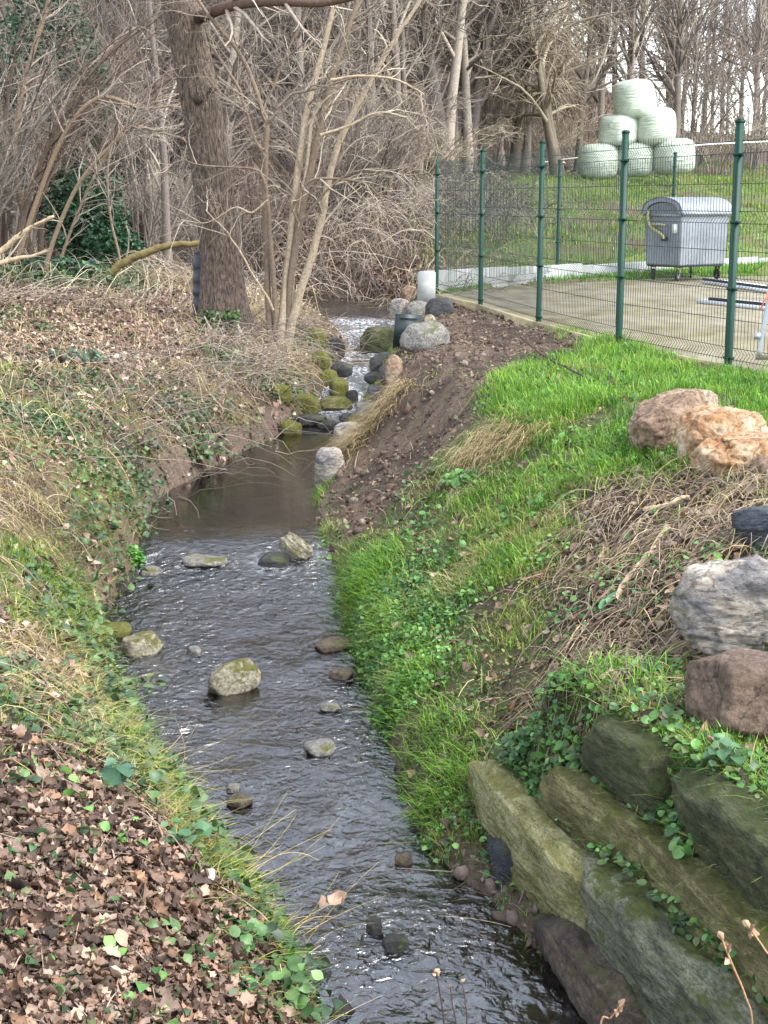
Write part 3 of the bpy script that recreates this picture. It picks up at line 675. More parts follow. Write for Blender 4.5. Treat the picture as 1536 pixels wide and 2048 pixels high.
# ------------------------------------------------------------------ rocks
import bmesh
_ico = {}
def ico(level):
    if level not in _ico:
        bm = bmesh.new(); bmesh.ops.create_icosphere(bm, subdivisions=level, radius=1.0)
        _ico[level] = (np.array([v.co[:] for v in bm.verts]), np.array([[v.index for v in f.verts] for f in bm.faces])); bm.free()
    return _ico[level]
def rock_mesh(name, seed, dims, mat, level=5, cuts=34, sharp=55.0, rough=.035, layer=.0, layer_axis=(0.12, .2, 1.0), boxy=5.0, pit=.0, round_=.8):
    V, Fq = ico(level); r_ = np.random.default_rng(seed)
    nrm = r_.normal(size=(cuts, 3)); nrm /= np.linalg.norm(nrm, axis=1, keepdims=True)
    rb = (np.sum(np.abs(V) ** boxy, 1)) ** (-1 / boxy); rn = (np.sum(np.abs(nrm) ** boxy, 1)) ** (-1 / boxy)
    dist = rn * r_.uniform(round_, 1.02, cuts)                              # every cut shaves a little off the block
    dots = V @ nrm.T; rr = np.where(dots > .05, dist / np.maximum(dots, .05), 9.0)
    rr = np.concatenate([rr, rb[:, None]], 1)
    rad = np.min(rr, 1); k = np.clip(rr / rad[:, None], 1, 3); rad = rad * (np.sum(k ** -sharp, 1)) ** (-1 / sharp)
    P = V * rad[:, None] * np.array(dims) * .56
    sc = float(np.mean(dims)); q = P / sc
    w = q + .12 * np.stack([fbm(q * 1.7 + 5 * k, 2, seed + 40 + k) for k in range(3)], -1)
    d = rough * sc * (fbm(w * 2.0, 4, seed, .55)) + rough * .55 * sc * (.45 - np.abs(fbm(w * 4.5, 4, seed + 3, .6)) * 1.6) + rough * .22 * sc * fbm(q * 16, 3, seed + 5)
    if layer:
        ax = np.array(layer_axis) + r_.normal(0, .12, 3); ax = ax / np.linalg.norm(ax)
        s = q @ ax * 7 + 1.6 * fbm(q * 1.3, 3, seed + 8); st = np.floor(s) + sstep(.75, 1.0, s % 1.0)
        d += layer * sc * (_hash(np.floor(s).astype(np.int64), 0, 0, seed) * (1 - sstep(.75, 1., s % 1.)) + _hash(np.floor(s).astype(np.int64) + 1, 0, 0, seed) * sstep(.75, 1., s % 1.) - .5) * 1.6
        d += layer * .6 * sc * fbm(np.stack([q @ ax * 30, (q @ np.array([1, 0, 0])) * 3, (q @ np.array([0, 1, 0])) * 3], -1), 3, seed + 12)
    if pit: d -= pit * sc * sstep(.1, .5, fbm(w * 3.4, 4, seed + 20, .6))
    P = P + V * d[:, None]
    return raw_mesh(name, P, [Fq], mat, smooth=True)
def mat_rock(name, stops, moss=0.0, mosscol=(126, 130, 52), scale=5, streak=(1, 1, 1), wet=.0, speck=None, bump=.7, low=.38):
    m, t, b, o = nodes(name); co = n_coord(t, streak); cg = n_coord(t)
    nA = n_noise(t, scale, 8, .68, co, .4); c = n_ramp(t, nA.outputs[0], [(p, lin(*q)) for p, q in stops]).outputs[0]
    nS = n_noise(t, scale * 9, 6, .75, co); g = n_ramp(t, nS.outputs[0], [(.34, (.42, .42, .42)), (.48, (1, 1, 1)), (.70, (1.45, 1.45, 1.42))]); c = n_mix(t, c, g.outputs[0], 1, 'MULTIPLY')
    if speck:
        v = t.nodes.new('ShaderNodeTexVoronoi'); v.inputs['Scale'].default_value = 42; v.inputs['Randomness'].default_value = 1.0; t.links.new(cg, v.inputs['Vector'])
        k = n_ramp(t, v.outputs['Distance'], [(.12, (1, 1, 1)), (.42, (0, 0, 0))]); c = n_mix(t, c, lin(*speck), k.outputs[0])
    vc = t.nodes.new('ShaderNodeTexVoronoi'); vc.feature = 'DISTANCE_TO_EDGE'; vc.inputs['Scale'].default_value = scale * 1.1
    nw = n_noise(t, scale * 1.5, 4, .6, co); wv = n_mix(t, co, nw.outputs['Color'], .25); t.links.new(wv, vc.inputs['Vector'])
    ck = n_ramp(t, vc.outputs['Distance'], [(.0, (.35, .35, .35)), (.035, (1, 1, 1))]); c = n_mix(t, c, ck.outputs[0], .8, 'MULTIPLY')
    if moss:
        ge = t.nodes.new('ShaderNodeNewGeometry'); sp = t.nodes.new('ShaderNodeSeparateXYZ'); t.links.new(ge.outputs['Normal'], sp.inputs[0])
        nM = n_noise(t, 5.5, 7, .72, cg); ad = t.nodes.new('ShaderNodeMath'); ad.operation = 'MULTIPLY_ADD'; ad.inputs[1].default_value = .17; t.links.new(sp.outputs[2], ad.inputs[0]); t.links.new(nM.outputs[0], ad.inputs[2])
        k = n_ramp(t, ad.outputs[0], [(max(0, low + .28 - moss * .35), (0, 0, 0)), (min(1, low + .37 - moss * .35), (1, 1, 1))])
        nM2 = n_noise(t, 30, 5, .7, cg); mc = n_ramp(t, nM2.outputs[0], [(.3, tuple(np.array(lin(*mosscol)) * .45)), (.65, lin(*mosscol))])
        c = n_mix(t, c, mc.outputs[0], k.outputs[0])
    c = n_mix(t, c, (.92, .92, .90), 1.0, 'MULTIPLY')
    t.links.new(c, b.inputs['Base Color']); b.inputs['Roughness'].default_value = .85 - wet * .6; b.inputs['Specular IOR Level'].default_value = .25 + wet * .4
    nB = n_noise(t, scale * 5, 10, .76, co); n_bump(t, nB.outputs[0], b, min(1.0, bump * 1.3), .045); return m
M_schist = mat_rock('mossy_schist', [(.3, (70, 68, 46)), (.48, (124, 118, 80)), (.66, (164, 158, 112))], .22, (112, 114, 60), 8, (.5, 1.8, 1.8))
M_schistp = mat_rock('pale_lichen_schist', [(.3, (96, 92, 58)), (.45, (150, 146, 96)), (.6, (186, 182, 136)), (.74, (190, 138, 56))], .10, (150, 146, 84), 7, (.55, 1.6, 1.6))
M_schistg = mat_rock('grey_green_schist', [(.3, (66, 70, 60)), (.48, (118, 122, 100)), (.64, (160, 162, 140)), (.78, (160, 132, 64))], .18, (106, 112, 62), 7, (.5, 1.7, 1.7))
M_schistd = mat_rock('dark_green_schist', [(.3, (50, 54, 40)), (.5, (88, 92, 64)), (.7, (122, 122, 88))], .20, (80, 90, 50), 8, (.45, 2, 2))
M_ochre = mat_rock('ochre_limestone', [(.28, (104, 78, 60)), (.42, (168, 126, 88)), (.55, (196, 170, 142)), (.68, (208, 200, 190)), (.8, (168, 114, 70))], 0, scale=3.6, bump=.9)
M_brown = mat_rock('brown_weathered_rock', [(.3, (92, 74, 62)), (.5, (150, 126, 106)), (.65, (186, 168, 148)), (.8, (104, 96, 96))], 0, scale=3.2, bump=.8)
M_blue = mat_rock('blue_grey_limestone', [(.28, (84, 84, 88)), (.42, (136, 132, 132)), (.55, (176, 164, 148)), (.66, (214, 210, 206)), (.8, (168, 138, 108))], 0, scale=3.0, streak=(1, 1, 2.2), bump=.9)
M_slate = mat_rock('dark_slate', [(.3, (52, 56, 64)), (.6, (86, 90, 100)), (.8, (110, 112, 116))], .1, (96, 100, 60), 4, (1, 1, 4), .2)
M_cong = mat_rock('brown_conglomerate', [(.3, (88, 74, 66)), (.55, (132, 112, 98)), (.75, (166, 148, 132))], 0, scale=4, speck=(140, 120, 108), bump=1.0)
M_wet = mat_rock('wet_black_rock', [(.3, (22, 22, 24)), (.6, (44, 43, 44)), (.8, (70, 66, 60))], .12, (70, 80, 40), 4, wet=.85)
M_mossy = mat_rock('mossy_stream_stone', [(.3, (66, 66, 60)), (.6, (110, 108, 98)), (.8, (140, 136, 124))], .75, (112, 112, 52), 5, wet=.15)
M_pale = mat_rock('pale_limestone', [(.3, (112, 106, 92)), (.5, (168, 160, 138)), (.7, (204, 198, 178))], .25, (116, 112, 66), 6)
M_grey = mat_rock('grey_stone', [(.3, (96, 94, 92)), (.55, (142, 138, 132)), (.75, (180, 174, 166))], .05, (112, 112, 64), 5)
M_mudrock = mat_rock('mud_stained_rock', [(.3, (58, 50, 46)), (.5, (98, 84, 74)), (.7, (128, 114, 102))], .1, (98, 96, 60), 4, wet=.25)

def boulder(A, B, z, h, d, mat, label, seed, back=.5, roll=0.0, dip=0.0, layer=.03, over=1.02, level=6, cat='boulder', **kw):
    a, b_ = W(*A, z), W(*B, z); e = b_ - a; ln = math.hypot(e[0], e[1]); dr = e / ln
    nrm = np.array([-dr[1], dr[0], 0]);  nrm = nrm if nrm[0] > 0 else -nrm      # into the bank
    c = (a + b_) / 2 + nrm * d * back
    o = link('boulder', rock_mesh('boulder', seed, (ln * over, d * 1.15, h * 1.15), mat, level, layer=layer, **kw), None, tuple(c))
    o.rotation_euler = (roll, dip, math.atan2(dr[1], dr[0])); tag(o, label, cat); return o
G = 'boulders of the mossy retaining wall'
def wall_rock(P, t0, t1, z, h, d, mat, label, seed, yaw=0.0, roll=0.0, dip=0.0):
    L_ = np.concatenate([[0], np.cumsum(np.linalg.norm(np.diff(P, axis=0), axis=1))]); at_ = lambda t_: np.array([np.interp(t_, L_, P[:, 0]), np.interp(t_, L_, P[:, 1])])
    a, b_ = at_(np.interp(t0, range(len(L_)), L_)), at_(np.interp(t1, range(len(L_)), L_)); e = b_ - a; ln = np.linalg.norm(e); dr = e / ln; nv = np.array([-dr[1], dr[0]])
    c = (a + b_) / 2 + nv * (d * .5 - .05)
    o = link('boulder', rock_mesh('boulder', seed, (ln * 1.08, d, h), mat, 6, cuts=26, layer=.03, rough=.035, layer_axis=(.10, -.45, .9), boxy=7.0, round_=.86), None, (c[0], c[1], z))
    o.rotation_euler = (roll, dip, math.atan2(dr[1], dr[0]) + yaw); return tag(o, label, 'boulder', G)
rl = lambda P: float(np.sum(np.linalg.norm(np.diff(P, axis=0), axis=1)))
wall_rock(ROW1, .7, 2.05, -1.27, .37, .25, M_schistp, 'pale yellow-green mossy boulder at the upstream end of the lowest wall row', 3, .02, .18, .03)
wall_rock(ROW1, 2.0, 3.75, -1.28, .42, .27, M_schistg, 'large grey-green boulder of the lowest wall row at the bottom right corner', 8, -.02, .15, .02)
wall_rock(ROW2, .9, 2.0, -1.0, .27, .18, M_schist, 'olive mossy slab boulder in the middle wall row with ivy on top', 14, .03, .15, .02)
wall_rock(ROW2, 2.0, 3.1, -1.0, .28, .19, M_schist, 'long olive boulder of the middle wall row at the right edge', 17, -.02, .2, .0)
wall_rock(ROW3, .9, 1.95, -.745, .30, .24, M_schistd, 'dark green blocky boulder in the upper wall row', 22, .05, .1, .04)
wall_rock(ROW3, 2.2, 3.0, -.75, .34, .22, M_schistd, 'big dark schist boulder under overhanging grass in the upper wall row', 29, 0, .2, .0)
boulder((1105, 1860), (1250, 2060), -1.45, .22, .24, M_mudrock, 'low mud-stained rock lying in the water at the wall foot', 33, back=.25)
boulder((975, 1690), (1015, 1765), -1.40, .24, .20, M_slate, 'small dark rounded stone under the pale mossy boulder', 36, level=5)
boulder((1255, 855), (1368, 830), -.02, .30, .30, M_brown, 'tilted brown-grey rock at the top of the grassy bank, left of the ochre rocks', 44, dip=-.12, back=.4, layer=.04, rough=.06)
boulder((1345, 880), (1485, 872), -.02, .30, .36, M_ochre, 'ochre and white limestone boulder at the head of the grassy bank', 45, back=.5, layer=.0, pit=.05, rough=.07)
boulder((1400, 925), (1560, 915), -.08, .26, .32, M_ochre, 'rusty orange pitted boulder at the right edge in front of the pale ochre one', 48, back=.3, layer=.0, pit=.06, rough=.07)
boulder((1500, 958), (1600, 952), -.12, .20, .26, M_brown, 'brown rock cut by the right edge below the orange boulder', 53, back=.3, layer=.0)
boulder((1470, 1065), (1600, 1055), -.20, .22, .32, M_slate, 'dark slate rock at the right edge above the blue-grey boulder', 57, back=.35)
boulder((1350, 1205), (1610, 1195), -.35, .34, .40, M_blue, 'large blue-grey and tan boulder at the right edge with a hollow in its face', 60, back=.35, layer=.03, pit=.05, rough=.06)
boulder((1390, 1375), (1630, 1370), -.46, .26, .36, M_cong, 'brown conglomerate boulder half buried at the right edge', 66, back=.3, layer=.0, rough=.06)
# stones in and along the stream
def stone(px, py, w, h, mat, label, seed, depth=None, level=4, ratio=.8, rz=None, tilt=0.0, layer=.02, sink=.25, group=None, cat='stone', cuts=10, z=None):
    """px,py: middle of its foot in the photo; w,h its size there"""
    p = hit(px, py) if z is None else W(px, py, z)
    if z is None and p[2] < zw(p[1]) and Lx(p[1]) < p[0] < Rx(p[1]): p = on_water(px, py)
    s = math.hypot(p[1], CH - p[2]) / F; W_, H_ = w * s * 1.06, h * s * 1.15
    dz = H_ * (.5 - sink)
    r_ = random.Random(seed)
    o = link('stone', rock_mesh('stone', seed, (W_, max(W_ * ratio, .04), H_ * (1 + sink * .6)), mat, level, layer=layer, cuts=22, boxy=3.0, round_=.78), None, (p[0], p[1] + W_ * ratio * .3, p[2] + dz))
    o.rotation_euler = (0, tilt, r_.uniform(-.5, .5) if rz is None else rz); tag(o, label, cat, group); return o
stone(465, 1382, 92, 50, M_pale, 'pale lichen-crusted oblong rock standing in the middle of the stream', 101, level=5, ratio=.6, rz=.45, tilt=-.3, sink=.15)
stone(284, 1306, 70, 36, M_pale, 'whitish rock at the left edge of the stream beside a mossy flat stone', 103, level=5)
stone(225, 1274, 58, 26, M_mossy, 'flat green mossy stone touching the left bank', 105, rz=.2)
stone(590, 1117, 58, 36, M_pale, 'tilted jagged lichen slab at the lip of the brown pool', 107, level=5, ratio=.45, tilt=.6, layer=.07, sink=.1, cuts=7)
stone(548, 1130, 56, 22, M_wet, 'wet dark rock just left of the tilted slab', 109, sink=.35)
stone(638, 1508, 52, 24, M_grey, 'grey stone with a sandy tail in the lower stream', 111)
stone(388, 1312, 26, 18, M_grey, 'small grey stone in the riffle between the two pale rocks', 113)
stone(664, 1300, 66, 18, M_mudrock, 'flat brown rock at the right water edge under the grass', 115)
stone(682, 1358, 40, 18, M_mudrock, 'flat dark brown stone below the grassy right bank edge', 117)
stone(790, 1902, 46, 24, M_wet, 'black wet stone in the lower stream, the lower of a pair', 119)
stone(748, 1866, 30, 26, M_wet, 'small round black wet stone in the lower stream, the upper of a pair', 121)
stone(478, 1612, 44, 18, M_mudrock, 'brownish stone in the lower stream near the left bank', 123)
stone(465, 1584, 26, 14, M_grey, 'tiny pale grey stone upstream of the brownish one', 125)
stone(480, 1730, 50, 26, M_wet, 'dark wet stone by the left bank among dry grass', 127)
stone(410, 1128, 80, 12, M_grey, 'low pale rock awash at the lip of the pool', 129, sink=.4)
stone(300, 1148, 40, 16, M_grey, 'low grey rock awash at the left of the pool lip', 131, sink=.4)
stone(660, 1420, 34, 10, M_grey, 'thin pale sliver of stone in the mid stream', 133)
stone(805, 1730, 30, 20, M_mudrock, 'small brown stone at the foot of the right grass bank', 137)
# rocks of the cascade
CG = 'rocks of the small cascade'
casc = [(612, 832, 60, 58, M_mossy, 'yellow mossy block beside the foot of the cascade'), (581, 868, 46, 38, M_mossy, 'half white half mossy stone at the upper end of the pool'),
 (560, 800, 44, 40, M_mossy, 'mossy rock under the bramble bank left of the yellow block'), (655, 770, 42, 40, M_mossy, 'mossy stone on the left side midway up the cascade'), (640, 735, 36, 46, M_mossy, 'bright moss cushion stone in the left bank of the cascade'),
 (632, 690, 40, 44, M_mossy, 'mossy stone in the left bank near the top of the cascade'), (672, 705, 36, 44, M_wet, 'dark rock face at the left edge of the falling water'), (682, 750, 44, 34, M_wet, 'black shining rock that splits the cascade'),
 (668, 820, 70, 34, M_schist, 'olive slab lying below the cascade beside the yellow block'), (678, 790, 40, 46, M_mossy, 'dark stone with a moss cap at the foot of the cascade'), (704, 806, 26, 40, M_wet, 'upright dark wedge stone at the foot of the cascade'),
 (762, 704, 82, 66, M_schistd, 'large dark mossy boulder on the right of the cascade'), (764, 735, 50, 40, M_wet, 'black wet rock under the large mossy boulder'), (752, 762, 46, 24, M_wet, 'flat black rock jutting into the cascade'),
 (775, 760, 40, 44, M_wet, 'black rock against the right bank of the cascade'), (622, 850, 70, 26, M_wet, 'low dark wet rock at the foot of the yellow block'),
 (700, 842, 46, 20, M_slate, 'flat grey wet rock awash below the cascade'), (758, 792, 44, 30, M_slate, 'slate stone below the right bank of the cascade'), (655, 856, 40, 18, M_wet, 'low black stone at the head of the pool')]
for i, (px, py, w, h, mt, lab) in enumerate(casc): stone(px, py, w * .84, h * .74, mt, lab, 201 + i * 3, level=4 if w < 60 else 5, group=CG, sink=.3)
stone(788, 758, 28, 48, M_brown, 'orange-buff rock edge sticking out of the soil above the cascade', 301, level=5)
stone(850, 694, 80, 44, M_grey, 'pale grey rock slab on the rim of the bare soil', 303, level=5)
stone(860, 672, 50, 26, M_grey, 'pale buff rock behind the grey rim slab', 305)
stone(835, 642, 46, 38, M_grey, 'buff rock above the dark panel on the bank rim', 307)
stone(800, 640, 38, 40, M_blue, 'pale blue-grey rock leaning behind the dark panel', 309)
stone(822, 612, 34, 38, M_brown, 'reddish brown rock beside the end of the white wall', 311)
stone(860, 652, 20, 22, M_pale, 'small white stone beside the dark panel', 313)
stone(658, 960, 54, 66, M_blue, 'grey angular stone stuck in the slipped soil bank', 315, level=5)
stone(700, 882, 56, 34, M_blue, 'pale stone at the water edge under the hanging tuft', 317)
stone(690, 905, 36, 20, M_grey, 'small pale stone at the pool edge under the soil bank', 319)
stone(735, 832, 40, 30, M_grey, 'pale pinkish stone behind the hanging tuft', 321)
stone(880, 632, 50, 34, M_wet, 'black clod of earth on the bank rim', 323)
# dark panel in the bank
p = hit(812, 690); m_pan = mat_plain('dark_green_plastic', lin(30, 42, 42), .45)
g = empty('dark_panel', (p[0], p[1], p[2])); tag(g, 'dark green plastic panel wedged upright among the bank rocks', 'panel')
mb = MB(); mb.box((0, 0, .15), (.30, .02, .38)); ob = mb.build('sheet', m_pan, g); ob.rotation_euler = (.12, .06, .25)
mb = MB(); mb.box((0, -.018, .30), (.20, .008, .012)); mb.box((0, -.018, .10), (.20, .008, .012)); ob = mb.build('rib', m_pan, g); ob.rotation_euler = (.12, .06, .25)
# dead leaves stranded on the stream are placed with the litter
# ------------------------------------------------------------------ trees and shrubs
def unit(v): return v / (np.linalg.norm(v, axis=-1, keepdims=True) + 1e-9)
def grow(P, R, n, length, angle, K=5, up=.0, curl=.25, t0=.25, t1=1.0, rfac=.55, rmin=.003, g=None, lenfall=.5, taper=.25):
    """n side shoots on polylines P (N,K0,3) with radii R"""
    g = g or rng; N, K0, _ = P.shape
    i = g.integers(0, N, n) if n < N * 3 else np.repeat(np.arange(N), int(math.ceil(n / N)))[:n]
    t = t0 + (t1 - t0) * g.random(n); f = t * (K0 - 1); k = np.minimum(f.astype(int), K0 - 2); u = (f - k)[:, None]
    p = P[i, k] * (1 - u) + P[i, k + 1] * u; r = (R[i, k] * (1 - u[:, 0]) + R[i, k + 1] * u[:, 0])
    T = unit(P[i, k + 1] - P[i, k]); A = unit(np.cross(T, g.normal(size=(n, 3))))
    an = angle * g.uniform(.65, 1.3, n)[:, None]; D = unit(T * np.cos(an) + A * np.sin(an))
    ln = length * g.uniform(.55, 1.25, n) * (1 - lenfall * t)
    rr = np.maximum(np.minimum(r * rfac, ln * .03 + .002), rmin)
    Q = [p]; d = D
    for s in range(K - 1):
        d = unit(d + curl * g.normal(size=(n, 3)) * .6 + np.array([0, 0, up]))
        Q.append(Q[-1] + d * (ln / (K - 1))[:, None])
    Q = np.stack(Q, 1); Rr = rr[:, None] * np.linspace(1, taper, K)[None]
    return Q, Rr
def palette(n, cols, g=None, jit=.18, sat=1.0):
    g = g or rng; c = np.array([lin(*x) for x in cols])
    if cols[0][0] == 142 or cols in (TWD, TWP, TWB): c = c.mean(1, keepdims=True) * .25 + c * .75     # greyer bark
    c = c[g.integers(0, len(cols), n)]
    return c * (1 + jit * g.normal(size=(n, 1)).clip(-2, 2)) 
class Tubes:
    def __init__(s): s.V = []; s.Q = []; s.C = []; s.n = 0
    def add(s, P, R, sides, cols):
        V, Q = tubes(P, R, sides); s.V.append(V); s.Q.append(Q + s.n); s.n += len(V)
        s.C.append(np.repeat(np.asarray(cols), P.shape[1] * sides, 0) if np.ndim(cols) > 1 else np.broadcast_to(cols, (len(V), 3)))
    def mesh(s, name, mat): return raw_mesh(name, np.concatenate(s.V), [np.concatenate(s.Q)], mat, np.clip(np.concatenate(s.C), .01, 1), smooth=True)
m_twig = mat_attr('twig_bark', .85, .2, 0, 30, .3)
TWB = []
TW = [(142, 126, 110), (118, 104, 93), (168, 152, 132), (100, 88, 80), (130, 115, 102), (150, 136, 118)]
TWD = [(132, 119, 106), (108, 96, 87), (156, 142, 125), (88, 79, 73), (120, 107, 97), (142, 127, 111)]
TWP = [(170, 155, 130), (146, 130, 108), (122, 108, 90)]
def bare_tree(seed, h, r, lean=0.0, nb=34, drop=0.0, spread=.75, fork=1, cols=TWD, tw=1.0, first=.18):
    g = np.random.default_rng(seed); K = 12; t = np.linspace(0, 1, K)
    trunks = []; rads = []
    for f in range(fork):
        w = np.cumsum(g.normal(size=(K, 2)) * .02 * h / 6, 0); w -= w[0]
        a = g.uniform(0, 6.28); off = np.array([math.cos(a), math.sin(a)]) * (.35 if fork > 1 else 0)
        x = w[:, 0] + lean * h * t ** 1.2 + off[0] * h * .45 * t; y = w[:, 1] + off[1] * h * .45 * t
        trunks.append(np.stack([x, y, h * t * g.uniform(.85, 1)], -1)); rads.append(r * (1 - .82 * t) * (1 + .45 * np.exp(-t * 30)) * (1 if f == 0 else .75))
    P, R = np.array(trunks), np.array(rads); P[:, 0, 2] = -.3
    tr = Tubes(); tr.add(P, R, 9, palette(len(P), cols, g, .1) * .85)
    cr = Tubes(); c = lambda n: palette(n, cols, g)
    B1 = grow(P, R, nb * fork, h * .34, spread, 7, .06 - drop, .22, first, .98, .5, .012, g, .55); cr.add(*B1, 5, c(len(B1[0])))
    B2 = grow(*B1, nb * fork * 7, h * .15, .75, 5, .02 - drop * 1.6, .28, .15, 1, .6, .007, g, .4); cr.add(*B2, 4, c(len(B2[0])))
    n3 = int(nb * fork * 7 * 5 * tw); B3 = grow(*B2, n3, h * .075, .7, 4, .02 - drop * 2.2, .3, .1, 1, .7, .0042, g, .3); cr.add(*B3, 3, c(len(B3[0])))
    return tr.mesh('trunk', m_twig), cr.mesh('crown', m_twig)
def coppice(seed, n, h, r, lean=(0, 0), arch=.0, cols=TW, nb=8, nt=5, spread=.55, rmin=.004):
    g = np.random.default_rng(seed); K = 10; t = np.linspace(0, 1, K)[None, :, None]
    a = g.uniform(0, 6.28, n); D = np.stack([np.cos(a), np.sin(a), np.zeros(n)], -1) * g.uniform(.1, spread, n)[:, None] + np.array([lean[0], lean[1], 0])
    hh = h * g.uniform(.6, 1.1, n); base = np.stack([np.cos(a), np.sin(a), 0 * a], -1) * g.uniform(.05, .3, n)[:, None]
    P = base[:, None] + D[:, None] * hh[:, None, None] * (t ** (1.3)) * 1.0 + np.array([0, 0, 1.0]) * hh[:, None, None] * (t - arch * t ** 2.6)
    P = P + np.cumsum(g.normal(size=P.shape) * .012 * h / 4, 1); P[:, 0, 2] = -.2
    R = (r * g.uniform(.5, 1.1, n))[:, None] * np.linspace(1, .25, K)[None]
    st = Tubes(); st.add(P, R, 6, palette(n, cols, g)); cr = Tubes()
    B1 = grow(P, R, n * nb, h * .28, .6, 6, .02, .25, .2, 1, .5, rmin * 1.5, g); cr.add(*B1, 4, palette(n * nb, cols, g))
    B2 = grow(*B1, n * nb * nt, h * .12, .7, 4, .0, .3, .1, 1, .7, rmin, g); cr.add(*B2, 3, palette(n * nb * nt, cols, g))
    return st.mesh('stems', m_twig), cr.mesh('twigs', m_twig)
def plant_tree(name, meshes, loc, rz, s, label, cat, group=None, parts=('trunk', 'crown')):
    e = empty(name, tuple(loc), rz); e.scale = (s, s, s)
    for pn, me in zip(parts, meshes):
        po_ = link(pn, me, e)
        if pn == 'twigs': po_['kind'] = 'stuff'
    return tag(e, label, cat, group)

# --- the thick leaning trunk by the stream
BARK, t, b, o_ = nodes('furrowed_bark')
co = n_coord(t, (1, 1, .3)); nA = n_noise(t, 40, 8, .68, co, .5); nB = n_noise(t, 1.6, 4, .6, n_coord(t))
c1 = n_ramp(t, nA.outputs[0], [(.36, lin(40, 32, 28)), (.5, lin(92, 76, 66)), (.64, lin(130, 111, 97))])
c2 = n_ramp(t, nB.outputs[0], [(.4, (1, 1, 1)), (.62, (.92, .98, .92))]); t.links.new(n_mix(t, c1.outputs[0], c2.outputs[0], 1, 'MULTIPLY'), b.inputs['Base Color'])
b.inputs['Roughness'].default_value = .9; n_bump(t, nA.outputs[0], b, 1.0, .05)
TB = hit(450, 655); TD = TB[1]
tr0 = empty('thick_tree', (TB[0], TB[1], TB[2] - .05)); tag(tr0, 'thick leaning tree trunk with furrowed brown bark on the left bank', 'tree'); T0 = np.array(tr0.location)
ctr = [(452, 690, 54), (451, 650, 49), (447, 590, 44), (443, 513, 41), (433, 420, 39), (423, 342, 38), (409, 250, 38), (395, 171, 38), (377, 80, 36), (358, 0, 34), (335, -120, 31), (318, -260, 26), (300, -420, 20), (285, -600, 10)]
cp = np.array([np.append(WD(x, y, TD + .002 * max(0, -y)), w * TD / F) for x, y, w in ctr]); cp[:, :3] -= T0; cp = smooth_path(cp, 260)
nth = 150; th = np.arange(nth) / nth * 2 * math.pi
hz_ = cp[:, 2]; flare = 1 + .35 * np.exp(-np.clip(hz_, 0, 9) / .22)
aa, hh = np.meshgrid(th, hz_); cyl = np.stack([np.cos(aa) * 3.2, np.sin(aa) * 3.2, hh * 1.4], -1)
rid = 1 - np.abs(fbm(cyl * np.array([2.4, 2.4, 1.0]), 3, 77)); rid = (rid - .75) * .10 + .05 * fbm(cyl * .5, 3, 78) + .02 * fbm(cyl * 3, 2, 79)
rt = cp[:, 3:4] * (flare[:, None] * (1 + .10 * np.cos(5 * aa + 1) * np.exp(-np.clip(hh, 0, 9) / .3))) * (1 + rid)
P = np.stack([cp[:, 0:1] + np.cos(aa) * rt, cp[:, 1:2] + np.sin(aa) * rt, hh], -1)
ii = np.arange(P.shape[0] * nth).reshape(-1, nth)
obj('trunk', P.reshape(-1, 3), np.stack([ii[:-1], np.roll(ii[:-1], -1, 1), np.roll(ii[1:], -1, 1), ii[1:]], -1).reshape(-1, 4), BARK, tr0, smooth=True)
# knot scars and bough
kn = mat_plain('knot_wood', lin(48, 36, 30), .9)
for (kx, ky, s) in ((396, 200, .055), (425, 180, .045), (400, 35, .07)):
    q = WD(kx, ky, TD - .26) - T0; Vk, Fk = ico(3); obj('knot', Vk * np.array([s * 1.2, s * .6, s]) * (1 + .2 * fbm(Vk * 2, 2, int(kx)))[:, None] + q, [Fk], kn, tr0, smooth=True)
tt = Tubes()
bough = smooth_path(np.array([WD(388, 40, TD), WD(430, 22, TD - .5), WD(480, 8, TD - 1.0), WD(560, 3, TD - 1.5), WD(650, 6, TD - 1.9), WD(760, -20, TD - 2.3)]) - T0, 24)[None]
br = np.linspace(.085, .035, 24)[None]; tt.add(bough, br, 9, np.array(lin(88, 70, 60)))
B1 = grow(bough, br, 10, 1.6, .8, 7, -.05, .25); tt.add(*B1, 5, palette(10, TW)); B2 = grow(*B1, 60, .7, .7, 5, -.05, .3); tt.add(*B2, 3, palette(60, TW))
up_ = np.stack([cp[-70:-2:2, 0], cp[-70:-2:2, 1], cp[-70:-2:2, 2]], -1)[None]; ur = cp[-70:-2:2, 3][None]
B1 = grow(up_, ur, 26, 5.0, .8, 8, .04, .2, .1, 1, .5, .02); tt.add(*B1, 6, palette(26, TW)); B2 = grow(*B1, 200, 1.9, .7, 6, .0, .3); tt.add(*B2, 4, palette(200, TW)); B3 = grow(*B2, 900, .7, .7, 4, 0, .3, rmin=.004); tt.add(*B3, 3, palette(900, TW))
link('crown', tt.mesh('crown', m_twig), tr0)
# dark ribbed drum half hidden behind the trunk
p = hit(398, 640); q = WD(401, 575, TD + .35); dr_ = empty('plastic_drum', (q[0], q[1], float(H(q[0], q[1])) - .02)); tag(dr_, 'dark ribbed plastic sleeve half hidden behind the thick trunk', 'drum')
m_dr = mat_plain('dark_blue_plastic', lin(48, 46, 56), .5); zs = np.linspace(0, .95, 40); rr = .12 + .006 * np.sign(np.sin(zs * 34)) ; rr = rr * np.interp(zs, [0, .1, .5, .85, .95], [.8, 1, 1.05, .9, .6])
tt = Tubes(); tt.add(np.stack([.02 * np.sin(zs * 3), 0 * zs, zs], -1)[None], rr[None], 24, np.array([1., 1, 1])); link('sleeve', tt.mesh('sleeve', m_dr), dr_)
mb = MB(); mb.tube([(.0, 0, .93), (.0, 0, .96)], .08, 20); mb.build('lid', m_dr, dr_)

